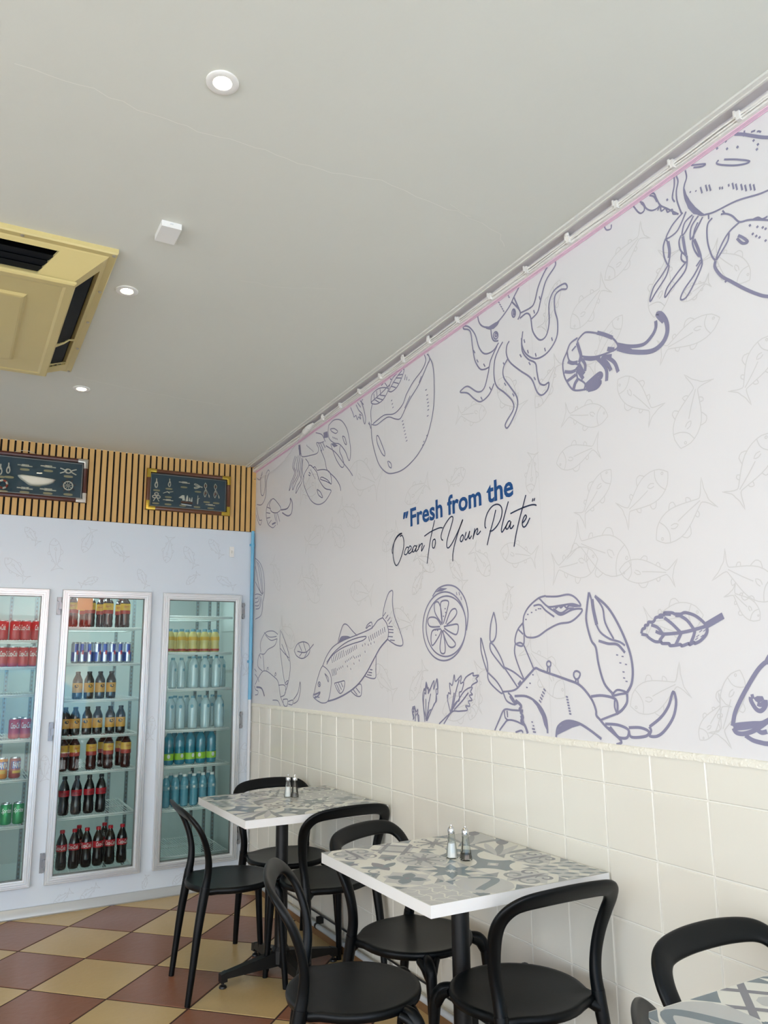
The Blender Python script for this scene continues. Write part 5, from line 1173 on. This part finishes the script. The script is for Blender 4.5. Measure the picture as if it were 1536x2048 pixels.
pen([[(108,715),(105,680),(122,620),(150,570),(190,540)], [(190,540),(170,545),(145,570),(122,620),(113,700),(118,765),(135,812),(155,805),(180,750),(200,680),(206,610),(192,560),(172,568)],
 [(245,660),(228,662),(212,695),(210,718),(225,722),(242,700)], [(242,700),(262,680),(270,662),(258,648),(245,672),(240,700),(252,712),(270,700),(285,680)], [(312,650),(295,648),(280,675),(278,695),(292,697),(310,665),(318,640)], [(314,655),(305,690),(315,692),(328,675)],
 [(338,630),(328,682)], [(332,665),(350,635),(364,630),(358,665),(356,692),(368,672),(382,642)],
 [(468,428),(452,500),(430,610),(415,710),(404,800)], [(380,566),(430,530),(480,505),(515,493),(537,494)], [(470,590),(455,600),(448,635),(452,662),(464,664),(473,635),(474,600),(466,588)],
 [(540,600),(527,590),(524,555),(545,490),(580,430),(610,398),(625,410),(612,470),(585,560),(572,620),(574,658),(590,662),(620,620),(665,530),(695,460),(710,422)], [(706,425),(670,530),(640,630),(624,720),(624,780)],
 [(706,552),(692,572),(687,600),(697,612),(711,590),(713,562),(704,552)], [(738,528),(726,575),(734,597),(752,570),(768,520)], [(768,520),(760,570),(768,585),(785,560)], (lambda: [(812,498),(802,550),(795,592)])(), [(798,570),(815,522),(832,500),(836,515),(828,545),(840,548),(862,520)],
 [(990,340),(972,420),(945,520),(928,590),(917,642)], [(908,497),(898,480),(900,430),(920,365),(955,315),(995,293),(1030,305),(1044,345),(1035,410),(1005,470),(965,515),(938,522)],
 [(1098,268),(1075,350),(1052,440),(1038,510),(1045,530),(1065,500),(1085,465)], [(1115,435),(1098,440),(1080,475),(1078,500),(1092,502),(1112,465),(1120,438)], [(1120,438),(1112,485),(1122,500),(1145,470)],
 [(1247,213),(1222,310),(1190,430),(1163,550),(1146,655)], [(1115,373),(1170,345),(1240,315),(1295,298),(1325,297),(1338,304)], [(1215,455),(1238,430),(1252,400),(1243,385),(1226,412),(1216,455),(1225,485),(1248,475),(1282,408)],
 [(1308,243),(1301,270)], [(1323,240),(1316,265)]])
tag(mb.build('wall_lettering', [M['navy'], M['navy2']], fix=False), 'blue wall lettering, bold top line and handwritten second line, in the mural middle', 'lettering')

# ================================================================== COLD ROOM LAMPS AND THE STREET
for x, lab in ((-1.30, 'lit tube lamp at the cold room ceiling, left'), (-.66, 'lit tube lamp at the cold room ceiling, middle')):
    t = thing('tube_lamp', lab, 'lamp', (x, .10, 2.2)); mb = MB(); mb.box(-.03, .03, -.03, .90, .01, .049); mb.build('lamp_body', M['white'], t)
    mb = MB(); mb.tube([(0, 0, -.008), (0, .88, -.008)], .014, 12); mb.build('tube', M['tubeglow'], t, True)
    l = bpy.data.lights.new('tube_light', 'AREA'); l.shape = 'RECTANGLE'; l.size = .05; l.size_y = .85; l.energy = 4.6; l.color = (.78, .96, .98)
    o = bpy.data.objects.new('tube_light', l); o.parent = t; o.location = (0, .44, -.03); C.objects.link(o)
# street seen in the cooler glass: blue car and the shop opposite
t = thing('parked_car', 'blue car parked outside, seen only as a reflection in the cooler glass', 'car', (-1.2, -10.5, 0))
prof = [(-2.0, .35), (-2.05, .75), (-1.9, .92), (-1.1, 1.0), (-.55, 1.42), (.75, 1.45), (1.35, 1.05), (1.95, .95), (2.05, .6), (1.98, .35)]
mb = MB(); mb.rings([[(a, y_*s_, z) for a, z in catmull(prof, 3, True)] for y_, s_ in ((-.82, 1), (-.80, 1), (.80, 1), (.82, 1))]); mb.build('body', M['carblue'], t, True, 40)
mb = MB()
for s_ in (-1, 1): mb.box(-.85, -.05, s_*.83-.01, s_*.83+.01, 1.0, 1.34); mb.box(.03, .85, s_*.83-.01, s_*.83+.01, 1.0, 1.34)
mb.build('window_glass', M['carglass'], t)
for x in (-1.25, 1.25):
    for s_ in (-1, 1):
        mb = MB(); mb.tube([(x, s_*.70, .31), (x, s_*.86, .31)], .32, 20); mb.build('wheel', M['tyre'], t, True, 40)
t = thing('shop_building', 'pale shop building across the street, seen only as a reflection', 'building', (0, -20, 0))
mb = MB(); mb.box(-9, 9, -3, 0, 0, 4.2); mb.build('facade', M['facade'], t)
mb = MB(); mb.box(-5, 3, 0, .9, 2.5, 2.75); mb.build('awning', M['signred'], t)
mb = MB(); mb.box(-4, 1.5, 0, .08, 2.9, 3.7); mb.build('sign_board', M['white'], t)
